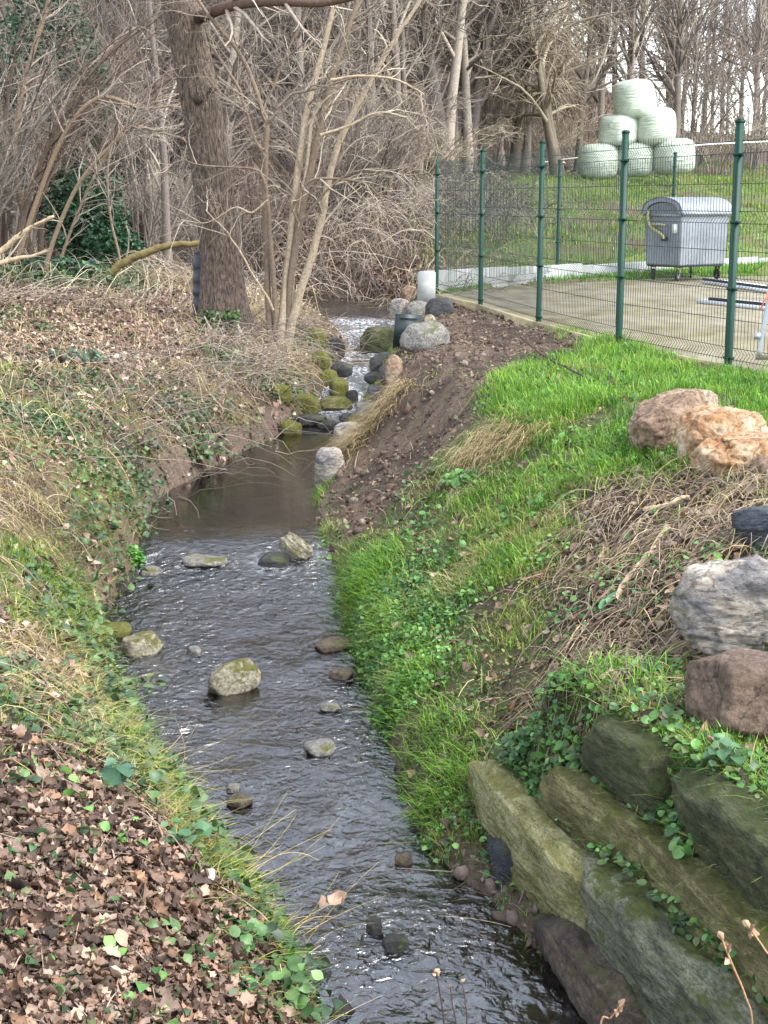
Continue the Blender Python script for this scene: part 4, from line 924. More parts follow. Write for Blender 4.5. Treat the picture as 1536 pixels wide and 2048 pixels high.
# --- many-stemmed hazel in front of the trunk
HB = hit(556, 690); HD = HB[1]; hz0 = empty('hazel_shrub', (HB[0], HB[1], HB[2] - .05)); tag(hz0, 'many-stemmed bare hazel with smooth pale stems right of the thick trunk', 'shrub'); H0 = np.array(hz0.location)
stems = [
 ([(540, 705, 15), (533, 600, 13), (529, 480, 12), (527, 380, 12), (526, 300, 12), (528, 250, 11), (518, 215, 10), (497, 150, 9), (470, 100, 8), (436, 58, 8), (400, 15, 7), (370, -40, 6), (330, -130, 4)], 0, .0),
 ([(527, 300, 7), (515, 288, 6), (500, 240, 6), (488, 205, 6), (480, 175, 6), (455, 130, 6), (430, 92, 5), (426, 70, 4)], 0, -.15),
 ([(528, 255, 8), (535, 243, 7), (551, 225, 7), (553, 215, 7), (578, 190, 6), (610, 182, 5), (650, 172, 4), (720, 150, 3), (800, 130, 2)], 0, -.5),
 ([(527, 245, 7), (535, 205, 5), (560, 150, 5), (590, 80, 4), (640, 0, 3), (680, -80, 2)], 0, .4),
 ([(552, 700, 12), (547, 570, 10), (541, 470, 9), (537, 400, 8), (528, 352, 6), (512, 338, 5), (480, 335, 4), (440, 333, 4), (400, 329, 3), (370, 318, 2), (345, 298, 2)], 0, -.35),
 ([(560, 705, 22), (565, 600, 18), (577, 500, 16), (588, 400, 15), (597, 320, 14), (606, 250, 13), (622, 190, 12), (645, 100, 11), (672, 10, 10), (700, -90, 8), (720, -200, 5)], 1, .3),
 ([(575, 700, 18), (583, 560, 15), (602, 440, 14), (622, 340, 14), (640, 250, 13), (652, 195, 12), (672, 120, 11), (695, 50, 11), (716, -10, 10), (740, -100, 8), (760, -220, 4)], 0, .1),
 ([(570, 708, 22), (583, 640, 18), (600, 570, 16), (622, 490, 15), (640, 410, 14), (652, 345, 13), (668, 285, 12), (695, 225, 11), (725, 170, 10), (770, 90, 8), (830, 0, 7), (880, -90, 5)], 1, -.3),
 ([(585, 660, 9), (590, 560, 9), (600, 470, 8), (608, 400, 8), (618, 330, 7), (628, 250, 7), (640, 215, 6), (652, 200, 5)], 1, .15),
 ([(580, 425, 7), (600, 385, 6), (625, 360, 6), (655, 357, 5), (700, 360, 5), (735, 370, 4), (760, 400, 2), (775, 430, 2)], 0, -.7),
 ([(605, 440, 6), (640, 395, 5), (672, 362, 5), (700, 345, 4), (745, 338, 4), (800, 350, 3), (850, 345, 2)], 0, -.9),
 ([(640, 270, 6), (700, 250, 5), (760, 225, 4), (820, 235, 3)], 1, -.8), ([(660, 160, 6), (720, 152, 5), (790, 160, 4), (850, 190, 3)], 1, -.9),
 ([(546, 620, 6), (500, 545, 4), (450, 470, 3), (400, 420, 2)], 1, -.8), ([(537, 400, 5), (505, 425, 4), (470, 415, 3), (420, 445, 2), (370, 440, 2)], 1, -.8)]
stt = Tubes(); SP_, SR_ = [], []
for i, (ps, pale, dy) in enumerate(stems):
    k = np.array([np.append(WD(x, y, HD + dy * (690 - y) / 600), w * .5 * HD / F) for x, y, w in ps]); k[:, :3] -= H0; k = smooth_path(k, 40)
    k[:, :2] += .008 * np.cumsum(rng.normal(size=(40, 2)), 0) * .6
    me = Tubes(); me.add(k[None, :, :3], np.maximum(k[None, :, 3], .004), 9, np.array(lin(*((152, 137, 116) if pale else (110, 96, 82)))))
    SP_.append(k[:, :3]); SR_.append(np.maximum(k[:, 3], .004)); link('stem', me.mesh('stem', m_twig), hz0)
SP_, SR_ = np.array(SP_), np.array(SR_); tt = Tubes()
B1 = grow(SP_, SR_, 150, 1.15, .85, 8, -.015, .27, .3, 1, .45, .006); tt.add(*B1, 5, palette(150, TWP)); B2 = grow(*B1, 620, .5, .8, 6, -.02, .3, rmin=.004); tt.add(*B2, 3, palette(620, TWP)); B3 = grow(*B2, 1500, .22, .8, 4, -.02, .3, rmin=.003); tt.add(*B3, 3, palette(1500, TWP))
link('twigs', tt.mesh('twigs', m_twig), hz0)['kind'] = 'stuff'
# suckers at its foot
# --- coppiced shrubs on the left, arching to the right
TWB[:] = [(100, 80, 68), (116, 95, 80), (86, 70, 62), (132, 112, 92)]
A = coppice(401, 12, 6.0, .05, (.36, -.05), .30, TWB, 9, 6, .38); Bm = coppice(402, 14, 5.0, .035, (.22, 0), .25, TWD, 10, 6, .5); Cm = coppice(403, 14, 4.2, .03, (.05, 0), .2, TWD, 8, 6, .6); Dm = coppice(404, 20, 7.5, .06, (.1, 0), .15, TWD, 7, 6, .4)
PT = ('stems', 'twigs')
for (px, py, D_, me, rz, s, lab) in ((20, 540, 27, A, 0, 1.0, 'brown coppiced shrub arching right at the left edge of the wood'), (95, 530, 28.5, A, .35, .92, 'arching coppice just right of the leftmost shrub, above the ivy carpet'),
     (-60, 535, 26, Bm, .2, 1.0, 'brown coppice cut by the left edge of the picture'), (45, 522, 31, Bm, .1, 1.2, 'upright brown coppice behind the ivy carpet on the left'), (285, 505, 31, Cm, .3, 1.0, 'dark fan of stems left of the thick trunk behind the fallen branch'),
     (330, 500, 33, Bm, 1.2, 1.1, 'brown coppice right behind the fallen mossy branch'), (150, 500, 36, Dm, 0, 1.0, 'tall pale-stemmed coppice behind the holly'), (20, 500, 38, Dm, 2, 1.1, 'tall coppice far back at the left edge')):
    p = WD(px, py, D_); plant_tree('coppice_shrub', me, (p[0], p[1], float(H(p[0], p[1]))), rz, s, lab, 'shrub', 'coppiced shrubs of the left wood', PT)
# traced arching stems of the left wood
for ps, lab, D_ in (([(35, 520, 14), (100, 330, 13), (150, 235, 12), (195, 197, 12), (225, 196, 11), (285, 217, 9), (330, 213, 6), (372, 207, 4)], 'bent over bare stem arching from the left wood towards the trunk', 25.5),
     ([(95, 520, 13), (140, 400, 11), (185, 330, 10), (240, 275, 9), (270, 252, 8), (320, 265, 6), (365, 277, 5), (380, 300, 3)], 'lower arched bare stem left of the thick trunk', 24.5),
     ([(60, 500, 16), (30, 330, 15), (40, 200, 14), (70, 90, 13), (95, 10, 11), (110, -80, 9)], 'pale straight stem leaning right at the upper left edge', 27),
     ([(240, 520, 7), (222, 440, 6), (215, 360, 6), (222, 300, 5), (245, 262, 4), (270, 250, 3)], 'thin dark curved sapling in front of the holly', 24),
     ([(115, 540, 9), (150, 440, 8), (200, 330, 7), (260, 240, 6), (330, 190, 5)], 'slanting brown stem between the arches on the left', 26)):
    k = np.array([np.append(WD(x, y, D_), w * .36 * D_ / F) for x, y, w in ps]); base = k[0, :3].copy(); base[2] = float(H(base[0], base[1])) - .1
    k[:, :3] -= base; k = np.vstack([[k[0, 0], k[0, 1], 0, k[0, 3] * 1.1], k]); k = smooth_path(k, 44)
    e = empty('arching_sapling', tuple(base)); tag(e, lab, 'sapling'); me = Tubes(); me.add(k[None, :, :3], k[None, :, 3], 8, np.array(lin(120, 103, 84))); link('trunk', me.mesh('trunk', m_twig), e)
    tt = Tubes(); B1 = grow(k[None, :, :3], k[None, :, 3], 26, 1.3, .7, 7, .0, .25, .3, 1, .5, .006); tt.add(*B1, 4, palette(26, TW)); B2 = grow(*B1, 130, .5, .7, 5, 0, .3, rmin=.004); tt.add(*B2, 3, palette(130, TW)); link('crown', tt.mesh('crown', m_twig), e)
# --- fallen branches
m_fall = mat_noise('mossy_dead_wood', [(.3, lin(76, 68, 42)), (.55, lin(118, 104, 66)), (.75, lin(102, 100, 50))], 7, 6, .9, .6, .02, stretch=(1, 1, 1))
m_deadw = mat_noise('pale_dead_wood', [(.3, lin(140, 118, 92)), (.7, lin(196, 174, 142))], 9, 6, .85, .5, .01)
m_blackw = mat_noise('dark_rotten_wood', [(.3, lin(44, 34, 30)), (.7, lin(86, 68, 58))], 9, 6, .9, .6, .01)
def branch(ps, mat, label, z=None, D_=None, twigs=0, lift=.02, cat='branch', g2=None):
    k = []
    for x, y, w in ps:
        p = WD(x, y, D_) if D_ else hit(x, y); 
        if not D_: p = p + np.array([0, 0, lift])
        k.append(np.append(p, w * .5 * math.hypot(p[1], CH - p[2]) / F))
    k = np.array(k); o0 = k[0, :3].copy(); k[:, :3] -= o0; k = smooth_path(k, max(16, len(ps) * 8)); 
    k[:, :3] += .004 * np.cumsum(rng.normal(size=(len(k), 3)), 0)
    e = empty('fallen_branch', tuple(o0)); tag(e, label, cat); me = Tubes(); me.add(k[None, :, :3], k[None, :, 3], 9, np.array([1., 1, 1])); link('limb', me.mesh('limb', mat), e)
    if twigs:
        B1 = grow(k[None, :, :3], k[None, :, 3], twigs, .5, .7, 6, -.02, .2, .2, 1, .5, .004); t2 = Tubes(); t2.add(*B1, 5, palette(twigs, TWP)); link('side_twigs', t2.mesh('side_twigs', m_twig), e)['kind'] = 'stuff'
    return e
branch([(222, 545, 16), (245, 528, 16), (290, 508, 15), (330, 494, 14), (380, 487, 12), (420, 485, 11)], m_fall, 'mossy fallen branch propped against the foot of the thick trunk', D_=21.5, twigs=6)
branch([(-10, 512, 13), (22, 488, 11), (52, 462, 9), (85, 444, 8), (110, 433, 6)], m_deadw, 'pale dead branch rising at the left edge above the ivy', D_=22.5, twigs=8)
branch([(-20, 535, 11), (20, 520, 9), (60, 512, 7), (100, 500, 4)], m_deadw, 'lower pale dead branch on the ground at the left edge', D_=21.5, twigs=6)
branch([(1335, 1066, 17), (1310, 1105, 17), (1280, 1150, 16), (1240, 1208, 13)], m_deadw, 'thick pale peeled stick lying on the twig-strewn slope', lift=.03)
branch([(1288, 1030, 10), (1330, 1024, 10), (1372, 1014, 9)], m_deadw, 'short straight pale stick above the thick peeled one', lift=.03)
branch([(1205, 1160, 10), (1175, 1215, 11), (1145, 1260, 12), (1118, 1305, 11)], m_blackw, 'dark rotten branch on the slope left of the peeled stick', lift=.03)
branch([(1215, 1035, 5), (1222, 1090, 6), (1232, 1135, 5)], m_blackw, 'thin blackish stick on bare earth on the slope', lift=.03)
branch([(1390, 1200, 12), (1340, 1245, 13), (1290, 1275, 10), (1270, 1300, 7)], m_blackw, 'grey-brown root left of the blue-grey boulder', lift=.03)
branch([(1040, 690, 3), (1085, 728, 4), (1130, 755, 5), (1180, 778, 5)], m_blackw, 'long thin bramble cane crossing the grass edge by the bare soil', lift=.08)
branch([(1270, 855, 4), (1300, 880, 6), (1315, 890, 5)], m_deadw, 'short pale stick below the tilted brown rock', lift=.04)
branch([(40, 1500, 12), (58, 1540, 14), (66, 1570, 12)], m_deadw, 'short stout yellowish stick in the litter of the left bank', lift=.02)
branch([(190, 1190, 7), (198, 1225, 7), (202, 1255, 6)], m_deadw, 'thin stick standing against the left bank at the water', D_=None, lift=.03)
# --- trees of the wood behind
protos = [bare_tree(501, 13, .16, .02, 34), bare_tree(502, 12, .13, -.05, 30, spread=.6), bare_tree(503, 11, .20, .05, 28, .03, .8, 2), bare_tree(504, 14, .15, 0, 40, spread=.55), bare_tree(505, 10, .10, .08, 30, .05, .8), bare_tree(506, 12, .17, .1, 30, .09, .8, 1, TW)]
weep = bare_tree(507, 10, .2, .06, 34, .17, .9, 2, [(136, 124, 106), (152, 140, 121), (114, 103, 90)], 1.3)
slim = bare_tree(508, 13, .09, 0, 44, -.02, .45, 1, TWD, .8, .1)
def tree_at(name, me, px, D_, rz, s, label, cat='tree', group=None, zoff=0, parts=('trunk', 'crown')):
    x = (px - 768) / F * D_ * 1.02; return plant_tree(name, me, (x, D_, float(H(x, D_)) + zoff), rz, s, label, cat, group, parts)
for px, D_, me, rz, s, lab in ((930, 46, protos[2], .2, 1.0, 'forked reddish trunk leaning right behind the fence corner'), (965, 50, protos[0], 1, 1.0, 'straight grey trunk just right of the forked reddish one'), (1012, 50, weep, .4, .9, 'drooping twiggy tree in the middle of the wood edge'),
     (1105, 47, weep, 2.2, 1.0, 'weeping pale-barked tree left of the bales with hanging twigs'), (1080, 53, protos[5], 0, 1.0, 'slanting pale trunk behind the weeping tree'), (1180, 56, protos[3], 2, 1.0, 'tall thin tree behind the left bales'),
     (1320, 60, protos[3], 1, 1.05, 'tall dark tree just right of the top bale'), (1352, 66, slim, 0, 1.1, 'slim upright tree right of the bale pyramid against the sky'), (1470, 70, slim, 1, 1.1, 'slim dark tree against the sky near the right edge, left of a pair'), (1505, 74, slim, 2, 1.2, 'slim dark tree against the sky near the right edge, right of a pair'),
     (1420, 88, slim, 3, 1.0, 'faint far tree against the sky behind the tall fence post'), (1545, 80, protos[4], 1, 1.0, 'twiggy tree cut by the right edge of the sky'),
     (1390, 84, slim, 4, 1.15, 'slim tree between the bales and the tall near post'), (1445, 95, protos[3], 2, 1.1, 'broad far tree filling the sky gap right of the tall post'), (1530, 92, slim, 5, 1.2, 'slim tree at the very right edge of the sky'), (1330, 78, protos[1], 3, 1.2, 'twiggy tree rising behind the right bales'), (1375, 105, protos[0], 1, 1.2, 'faint distant tree low over the field edge'), (1490, 110, protos[3], 4, 1.2, 'distant tree between the two slim dark ones'),
     (815, 40, protos[4], 2.5, .95, 'dark slender trunk rising behind the brush pile'), (740, 38, protos[1], 1, .9, 'slender trunk behind the upper stream bend'), (620, 36, protos[0], 3, .85, 'bare tree seen through the hazel stems'),
     (350, 30, protos[1], .8, .75, 'grey trunk standing just left behind the thick leaning tree'), (870, 44, protos[1], 4, 1.0, 'thin trunk left of the forked reddish tree'), (15, 33, protos[3], 0, 1.0, 'tall stem at the left edge of the wood')):
    tree_at('bare_tree', me, px, D_, rz, s, lab)
g_ = np.random.default_rng(77)
YB = lambda x: float(np.interp(x, [-3, 0, 2, 6, 12, 30], [33, 37, 43, 52, 58, 74]))
def col_words(px):
    for lim, w_ in ((60, 'at the left edge'), (200, 'behind the arching coppice'), (330, 'left of the thick trunk'), (460, 'behind the thick trunk'), (600, 'between trunk and hazel stems'), (720, 'behind the hazel stems'), (860, 'left of the fence corner'), (960, 'above the fence corner'), (1080, 'above the left fence panels'), (1200, 'left of the bales'), (1330, 'behind the bales'), (1600, 'right of the bales')):
        if px < lim: return w_
for row, (D0, D1, n, xl, xr) in enumerate(((36, 46, 12, -60, 900), (46, 58, 17, -60, 1260), (58, 74, 20, -80, 1330), (74, 100, 22, -60, 1500))):
    for i in range(n):
        px = xl + (xr - xl) * (i + g_.uniform(.1, .9)) / n; D_ = g_.uniform(D0, D1); D_ = max(D_, YB((px - 768) / F * D_) + 1)
        tree_at('bare_tree', protos[g_.integers(0, 6)], px, D_, g_.uniform(0, 6.28), g_.uniform(.85, 1.25), 'bare tree %s, %s' % (('in the front rank', 'in the second rank', 'partway up the slope', 'high on the slope')[row], col_words(px)), 'tree', 'bare trees filling the wooded slope')
thick = [coppice(601, 26, 3.6, .02, (0, 0), .35, TWD, 9, 6, .8, .005), coppice(602, 22, 4.4, .025, (.1, 0), .3, [(118, 100, 91), (98, 82, 76), (136, 120, 104)], 9, 6, .7, .005), coppice(603, 30, 2.6, .014, (0, 0), .5, TWP, 7, 5, 1.0, .005)]
for row, (D0, D1, n, xl, xr) in enumerate(((30, 36, 9, 380, 800), (36, 44, 12, -40, 880), (44, 56, 16, -40, 1180), (56, 75, 22, -40, 1580))):
    for i in range(n):
        px = xl + (xr - xl) * (i + g_.uniform(.1, .9)) / n; D_ = g_.uniform(D0, D1); D_ = max(D_, YB((px - 768) / F * D_) - 1)
        tree_at('thicket_shrub', thick[g_.integers(0, 3)], px, D_, g_.uniform(0, 6.28), g_.uniform(.8, 1.3) * (1 + .15 * row), 'thicket shrub %s, %s' % (('beside the upper stream', 'at the wood edge', 'inside the wood', 'deep in the wood')[row], col_words(px)), 'shrub', 'undergrowth shrubs of the wood', parts=PT)
# ------------------------------------------------------------------ ground cover
def scatter(n, x0, x1, y0, y1, pw=1.0, wf=None, seed=0):
    """world-space scatter, denser near the viewer's bank (density ~ 1/y^pw)"""
    g = np.random.default_rng(seed); X, Y = [], []; tot = 0
    for _ in range(60):
        m = n * 3; u = g.random(m)
        if pw == 1: y = y0 * (y1 / y0) ** u
        else: e = 1 - pw; y = (y0 ** e + u * (y1 ** e - y0 ** e)) ** (1 / e)
        xa, xb = (x0(y), x1(y)) if callable(x0) else (x0, x1)
        x = xa + (xb - xa) * g.random(m)
        k = np.ones(m, bool) if wf is None else g.random(m) < wf(x, y)
        X.append(x[k]); Y.append(y[k]); tot += k.sum()
        if tot >= n: break
    X, Y = np.concatenate(X)[:n], np.concatenate(Y)[:n]; return X, Y
leftlim = lambda y: -.285 * y - .55
rightlim = lambda y: .29 * y + .6
class Stuff:
    def __init__(s): s.V = []; s.F = {}; s.C = []; s.n = 0
    def add(s, V, Fs, col):
        s.V.append(V.reshape(-1, 3)); 
        for f in Fs: s.F.setdefault(f.shape[1], []).append(f + s.n)
        s.C.append(col.reshape(-1, 3)); s.n += len(s.V[-1])
    def build(s, name, mat, label, cat, smooth=True, k='stuff', parent=None):
        o = obj(name, np.concatenate(s.V), [np.concatenate(f) for f in s.F.values()], mat, parent, np.clip(np.concatenate(s.C), .005, .95), smooth)
        if k: kind(o, k, label, cat)
        return o
def blades(base, L, Wd, lean, droop, cols, g, up=None):
    """base (n,3); curved tapering grass blades"""
    n = len(base); a = g.uniform(0, 6.283, n); d = np.stack([np.cos(a), np.sin(a), 0 * a], -1) * lean[:, None] if lean.ndim == 1 else lean
    side = unit(np.cross(d + 1e-4, np.array([0, 0, 1.0]))); U = np.array([0, 0, 1.0]) if up is None else up
    ts = np.array([0, .35, .7, 1.0]); V = []
    for t_ in ts[:3]:
        c = base + U * (L * (t_ - droop * t_ ** 2.5))[:, None] + d * (L * t_ ** 1.6)[:, None]; w = (Wd * (1 - .55 * t_))[:, None]
        V += [c - side * w, c + side * w]
    V.append(base + U * (L * (1 - droop))[:, None] + d * L[:, None])
    V = np.stack(V, 1); i = np.arange(n)[:, None] * 7
    Qd = np.concatenate([i + np.array([0, 1, 3, 2]), i + np.array([2, 3, 5, 4])]); T = i + np.array([4, 5, 6])
    root_tip_tone = np.array([.75, .75, .95, .95, 1.05, 1.05, 1.1])  # blade colour runs from darker at the root to lighter at the tip
    return V, [Qd, T], cols[:, None, :] * root_tip_tone[None, :, None]
def leaves(base, N_, az, size, prof, fold, curl, cols, tilt, g, lift=0.0, wide=1.0, crumple=.0):
    """flat-ish leaves: 3 x k grid with midrib fold and lengthwise curl"""
    n = len(base); k = len(prof); A = unit(np.cross(N_, np.stack([np.cos(az), np.sin(az), 0 * az], -1))); D = unit(np.cross(A, N_))
    rt = tilt[:, None]; D2 = D * np.cos(rt) + N_ * np.sin(rt); N2 = -D * np.sin(rt) + N_ * np.cos(rt)
    roll = g.normal(0, .35, n)[:, None]; A2 = A * np.cos(roll) + N2 * np.sin(roll); N3 = -A * np.sin(roll) + N2 * np.cos(roll)
    V = []
    for j, w in enumerate(prof):
        v = j / (k - 1)
        for s_ in (-1, 0, 1):
            V.append(base + D2 * (size * (v - .3))[:, None] + A2 * (size * s_ * w * wide)[:, None] + N3 * (size * (abs(s_) * w * fold * 2 + curl * (v - .5) ** 2 * 2) + lift)[:, None])
    V = np.stack(V, 1); V = V + (size[:, None, None] * crumple) * g.normal(size=V.shape); i = np.arange(n)[:, None] * (3 * k); q = []
    for j in range(k - 1):
        for s_ in (0, 1): q.append(i + np.array([j * 3 + s_, j * 3 + s_ + 1, (j + 1) * 3 + s_ + 1, (j + 1) * 3 + s_]))
    return V, [np.concatenate(q)], np.repeat(cols[:, None, :], 3 * k, 1)
P_DEAD = [.02, .24, .38, .28, .20, .02]; P_LOBE = [.02, .20, .20, .36, .28, .32, .17, .15, .01]; P_OVAL = [.04, .34, .42, .28, .02]; P_ROUND = [.12, .42, .46, .36, .08]; P_DIA = [.03, .4, .03]
def litter(n, wf, x0, x1, y0, y1, pw, size, cols, seed, prof=P_DEAD, lift=.012, tl=.35):
    g = np.random.default_rng(seed); x, y = scatter(n, x0, x1, y0, y1, pw, wf, seed); n = len(x)
    b = np.stack([x, y, H(x, y) + g.uniform(0, lift, n)], -1)
    return leaves(b, normal(x, y), g.uniform(0, 6.28, n), size * np.exp(g.normal(-.08, .28, n)), prof, g.uniform(-.35, .75, n), g.uniform(-.6, .9, n), palette(n, cols, g, .28) * .80, g.normal(0, tl, n), g, lift * .5, crumple=.028)
m_dead = mat_attr('dead_leaf', .7, .3, .12, 60, .25); m_leaf = mat_attr('green_leaf', .45, .4, .22, 40, .18); m_grass = mat_attr('grass_blade', .55, .3, .35, 30, .15); m_straw = mat_attr('dry_stalk', .8, .2, .1, 40, .2)
DEAD = [(140, 114, 96), (156, 130, 110), (112, 90, 76), (172, 150, 130), (86, 68, 57), (144, 112, 88), (124, 104, 92), (98, 79, 68), (76, 62, 54)]
DEADP = [(156, 130, 114), (176, 150, 134), (130, 104, 90), (190, 170, 152), (112, 88, 76), (96, 78, 68)]
GRASS = [(94, 142, 44), (114, 158, 52), (80, 126, 42), (138, 170, 70), (72, 112, 46), (126, 156, 60)]
GRASSY = [(150, 156, 76), (168, 166, 96), (128, 140, 62)]
STRAW = [(172, 153, 112), (152, 130, 94), (134, 113, 84), (184, 166, 128)]
IVY = [(60, 86, 50), (74, 100, 56), (50, 72, 48), (92, 116, 68), (66, 90, 60), (84, 96, 56)]
CLOV = [(74, 116, 56), (92, 136, 64), (60, 98, 54), (108, 148, 76)]
notwater = lambda x, y: (np.maximum(Lx(y) - x, x - Rx(y)) > -.02)
isleft = lambda x, y: (Lx(y) - x > .0)
isright = lambda x, y: (x - Rx(y) > .0)
mk = lambda nm: (lambda x, y: mask(x, y, nm, .08, .12))
# dead leaves, left bank: large near the viewer, a pinkish carpet further up
S = Stuff()
for sd, pf, nn, sz in ((1001, P_DEAD, 7200, .040), (1011, P_LOBE, 6000, .052)): S.add(*litter(nn, lambda x, y: mask(x, y, 'leafn') * isleft(x, y) + .0, leftlim, Lx, 2.7, 8.5, 1.6, sz, DEAD, sd, pf, lift=.03, tl=.45))
S.add(*litter(1000, lambda x, y: isleft(x, y) * .6 * sstep(-.3, .4, fbm2(x, y, .6, 3, 5)), leftlim, Lx, 5, 16, 1.4, .06, DEADP, 1002, lift=.03))
S.add(*litter(7000, lambda x, y: np.maximum(mask(x, y, 'leaff', .3, .4), .18) * isleft(x, y), leftlim, Lx, 13, 34, 1.2, .065, DEADP, 1003, [.03, .36, .30, .03], .03, .4))
S.add(*litter(2800, lambda x, y: (isright(x, y) & ~inpoly(x, y, SLAB)) * (mask(x, y, 'dry') * .8 + .4) * (1 - mask(x, y, 'mud')), Rx, rightlim, 4, 12, 1.2, .05, DEAD, 1004, lift=.02))
S.add(*litter(2600, lambda x, y: isright(x, y) * (x < 1.2) * (y > 23.5), Rx, lambda y: 0 * y + 1.5, 23, 38, .5, .09, DEAD, 1007, [.03, .36, .30, .03], .03))
S.add(*litter(1500, lambda x, y: mask(x, y, 'soil') * .8, -1.2, 3, 10, 24, 1.0, .03, [(120, 100, 84), (150, 132, 112), (92, 76, 66)], 1005, [.03, .36, .30, .03], .02))
S.add(*litter(9000, lambda x, y: (y > np.interp(x, [-3, 0, 2, 6, 12], [31, 33, 38, 49, 54])) * 1.0, leftlim, lambda y: .2 * y, 30, 70, 1.3, .16, DEADP, 1006, [.03, .36, .30, .03], .03))
S.build('leaf_litter', m_dead, 'brown and pinkish fallen leaves carpeting the banks', 'leaf litter')
# green grass of the right bank, in tufts
def tufts(n_t, per, wf, x0, x1, y0, y1, pw, L, Wd, cols, seed, lean=.5, droop=.25, sp=.05, downhill=.35):
    g = np.random.default_rng(seed); tx, ty = scatter(n_t, x0, x1, y0, y1, pw, wf, seed); n_t = len(tx)
    ts = g.uniform(.55, 1.35, n_t); tc = palette(n_t, cols, g, .14); i = np.repeat(np.arange(n_t), per); n = len(i)
    x = tx[i] + g.normal(0, sp, n) * ts[i]; y = ty[i] + g.normal(0, sp, n) * ts[i]
    nr = normal(tx, ty, .12)[i]; a = g.uniform(0, 6.283, n); le = np.abs(g.normal(0, lean, n))
    d = np.stack([np.cos(a) * le, np.sin(a) * le, 0 * a], -1) + nr * np.array([1, 1, 0]) * downhill * g.uniform(.3, 1.6, n)[:, None]
    return blades(np.stack([x, y, H(x, y) - .008], -1), L * ts[i] * g.uniform(.5, 1.2, n), Wd * g.uniform(.7, 1.3, n), d, droop * g.uniform(.2, 1.8, n), tc[i] * (1 + .12 * g.normal(size=(n, 1))), g)
def w_grass(x, y):
    w = isright(x, y) & ~inpoly(x, y, SLAB); n = fbm2(x, y, .55, 3, 201)
    return w * np.clip(1 - mask(x, y, 'soil') * 1.1 - mask(x, y, 'dry') * .92 - mask(x, y, 'sand') * .85 - mask(x, y, 'mud'), 0, 1) * sstep(-.35, .2, n)
S = Stuff()
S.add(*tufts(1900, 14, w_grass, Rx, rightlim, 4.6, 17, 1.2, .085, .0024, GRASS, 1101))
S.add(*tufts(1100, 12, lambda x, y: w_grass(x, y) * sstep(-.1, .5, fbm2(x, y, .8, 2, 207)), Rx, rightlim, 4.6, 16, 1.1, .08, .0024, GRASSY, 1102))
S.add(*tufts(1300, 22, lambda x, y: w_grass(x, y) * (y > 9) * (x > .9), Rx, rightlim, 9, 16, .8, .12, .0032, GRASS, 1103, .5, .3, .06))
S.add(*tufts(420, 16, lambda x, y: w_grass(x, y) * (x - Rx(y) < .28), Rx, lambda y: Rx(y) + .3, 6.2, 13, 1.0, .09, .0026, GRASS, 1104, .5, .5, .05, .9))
S.add(*tufts(60, 8, lambda x, y: mask(x, y, 'soil') * (fbm2(x, y, .8, 2, 88) > .15), -.6, 2.2, 10, 22, 1.0, .05, .003, GRASS, 1105))
ctr_ = [hit(*q) for q in ((1110, 800), (1090, 830), (1140, 820), (1050, 850), (1000, 780), (1180, 800), (1060, 790), (1230, 920), (1200, 960), (1360, 940), (1010, 1140), (740, 1160), (760, 1130), (720, 1190), (800, 1400), (850, 1480), (900, 1560), (880, 1620), (1240, 1370), (960, 1000), (1330, 850))]
g = np.random.default_rng(5); cx = np.array([c[0] for c in ctr_]); cy_ = np.array([c[1] for c in ctr_])
i = np.repeat(np.arange(len(cx)), 420); x = cx[i] + g.normal(0, .13, len(i)); y = cy_[i] + g.normal(0, .15, len(i)); nr = normal(x, y, .15); k = isright(x, y)
d = np.stack([g.normal(0, .35, len(i)), g.normal(0, .35, len(i)), 0 * x], -1) + nr * np.array([1, 1, 0]) * .7
S.add(*blades(np.stack([x, y, H(x, y) - .01], -1)[k], g.uniform(.08, .2, len(i))[k], np.full(len(i), .0028)[k], d[k], g.uniform(.2, .6, len(i))[k], palette(len(i), GRASS, g)[k], g))
dr_ = lambda x, y: (sdist(x, y, ROW1) > .14) * (sdist(x, y, ROW3) < .2) * 1.0
S.add(*tufts(150, 12, dr_, Rx, rightlim, 4.2, 6.6, .5, .10, .0022, GRASS + GRASSY, 1110, .6, .5, .05, .6))
# left-bank grass, sparser and yellower
wl_ = lambda x, y: isleft(x, y) * (1 - mask(x, y, 'leafn') * .93) * (1 - mask(x, y, 'leaff') * .9)
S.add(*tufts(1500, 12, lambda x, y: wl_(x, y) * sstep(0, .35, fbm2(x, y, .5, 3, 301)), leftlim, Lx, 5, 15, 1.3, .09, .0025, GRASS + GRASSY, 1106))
S.add(*tufts(600, 10, lambda x, y: isleft(x, y) * (Lx(y) - x < .4) * (1 - mask(x, y, 'leafn') * .7), lambda y: Lx(y) - .4, Lx, 4.2, 12, 1.2, .11, .0028, GRASS + GRASSY, 1107, .5, .5, .05, .9))
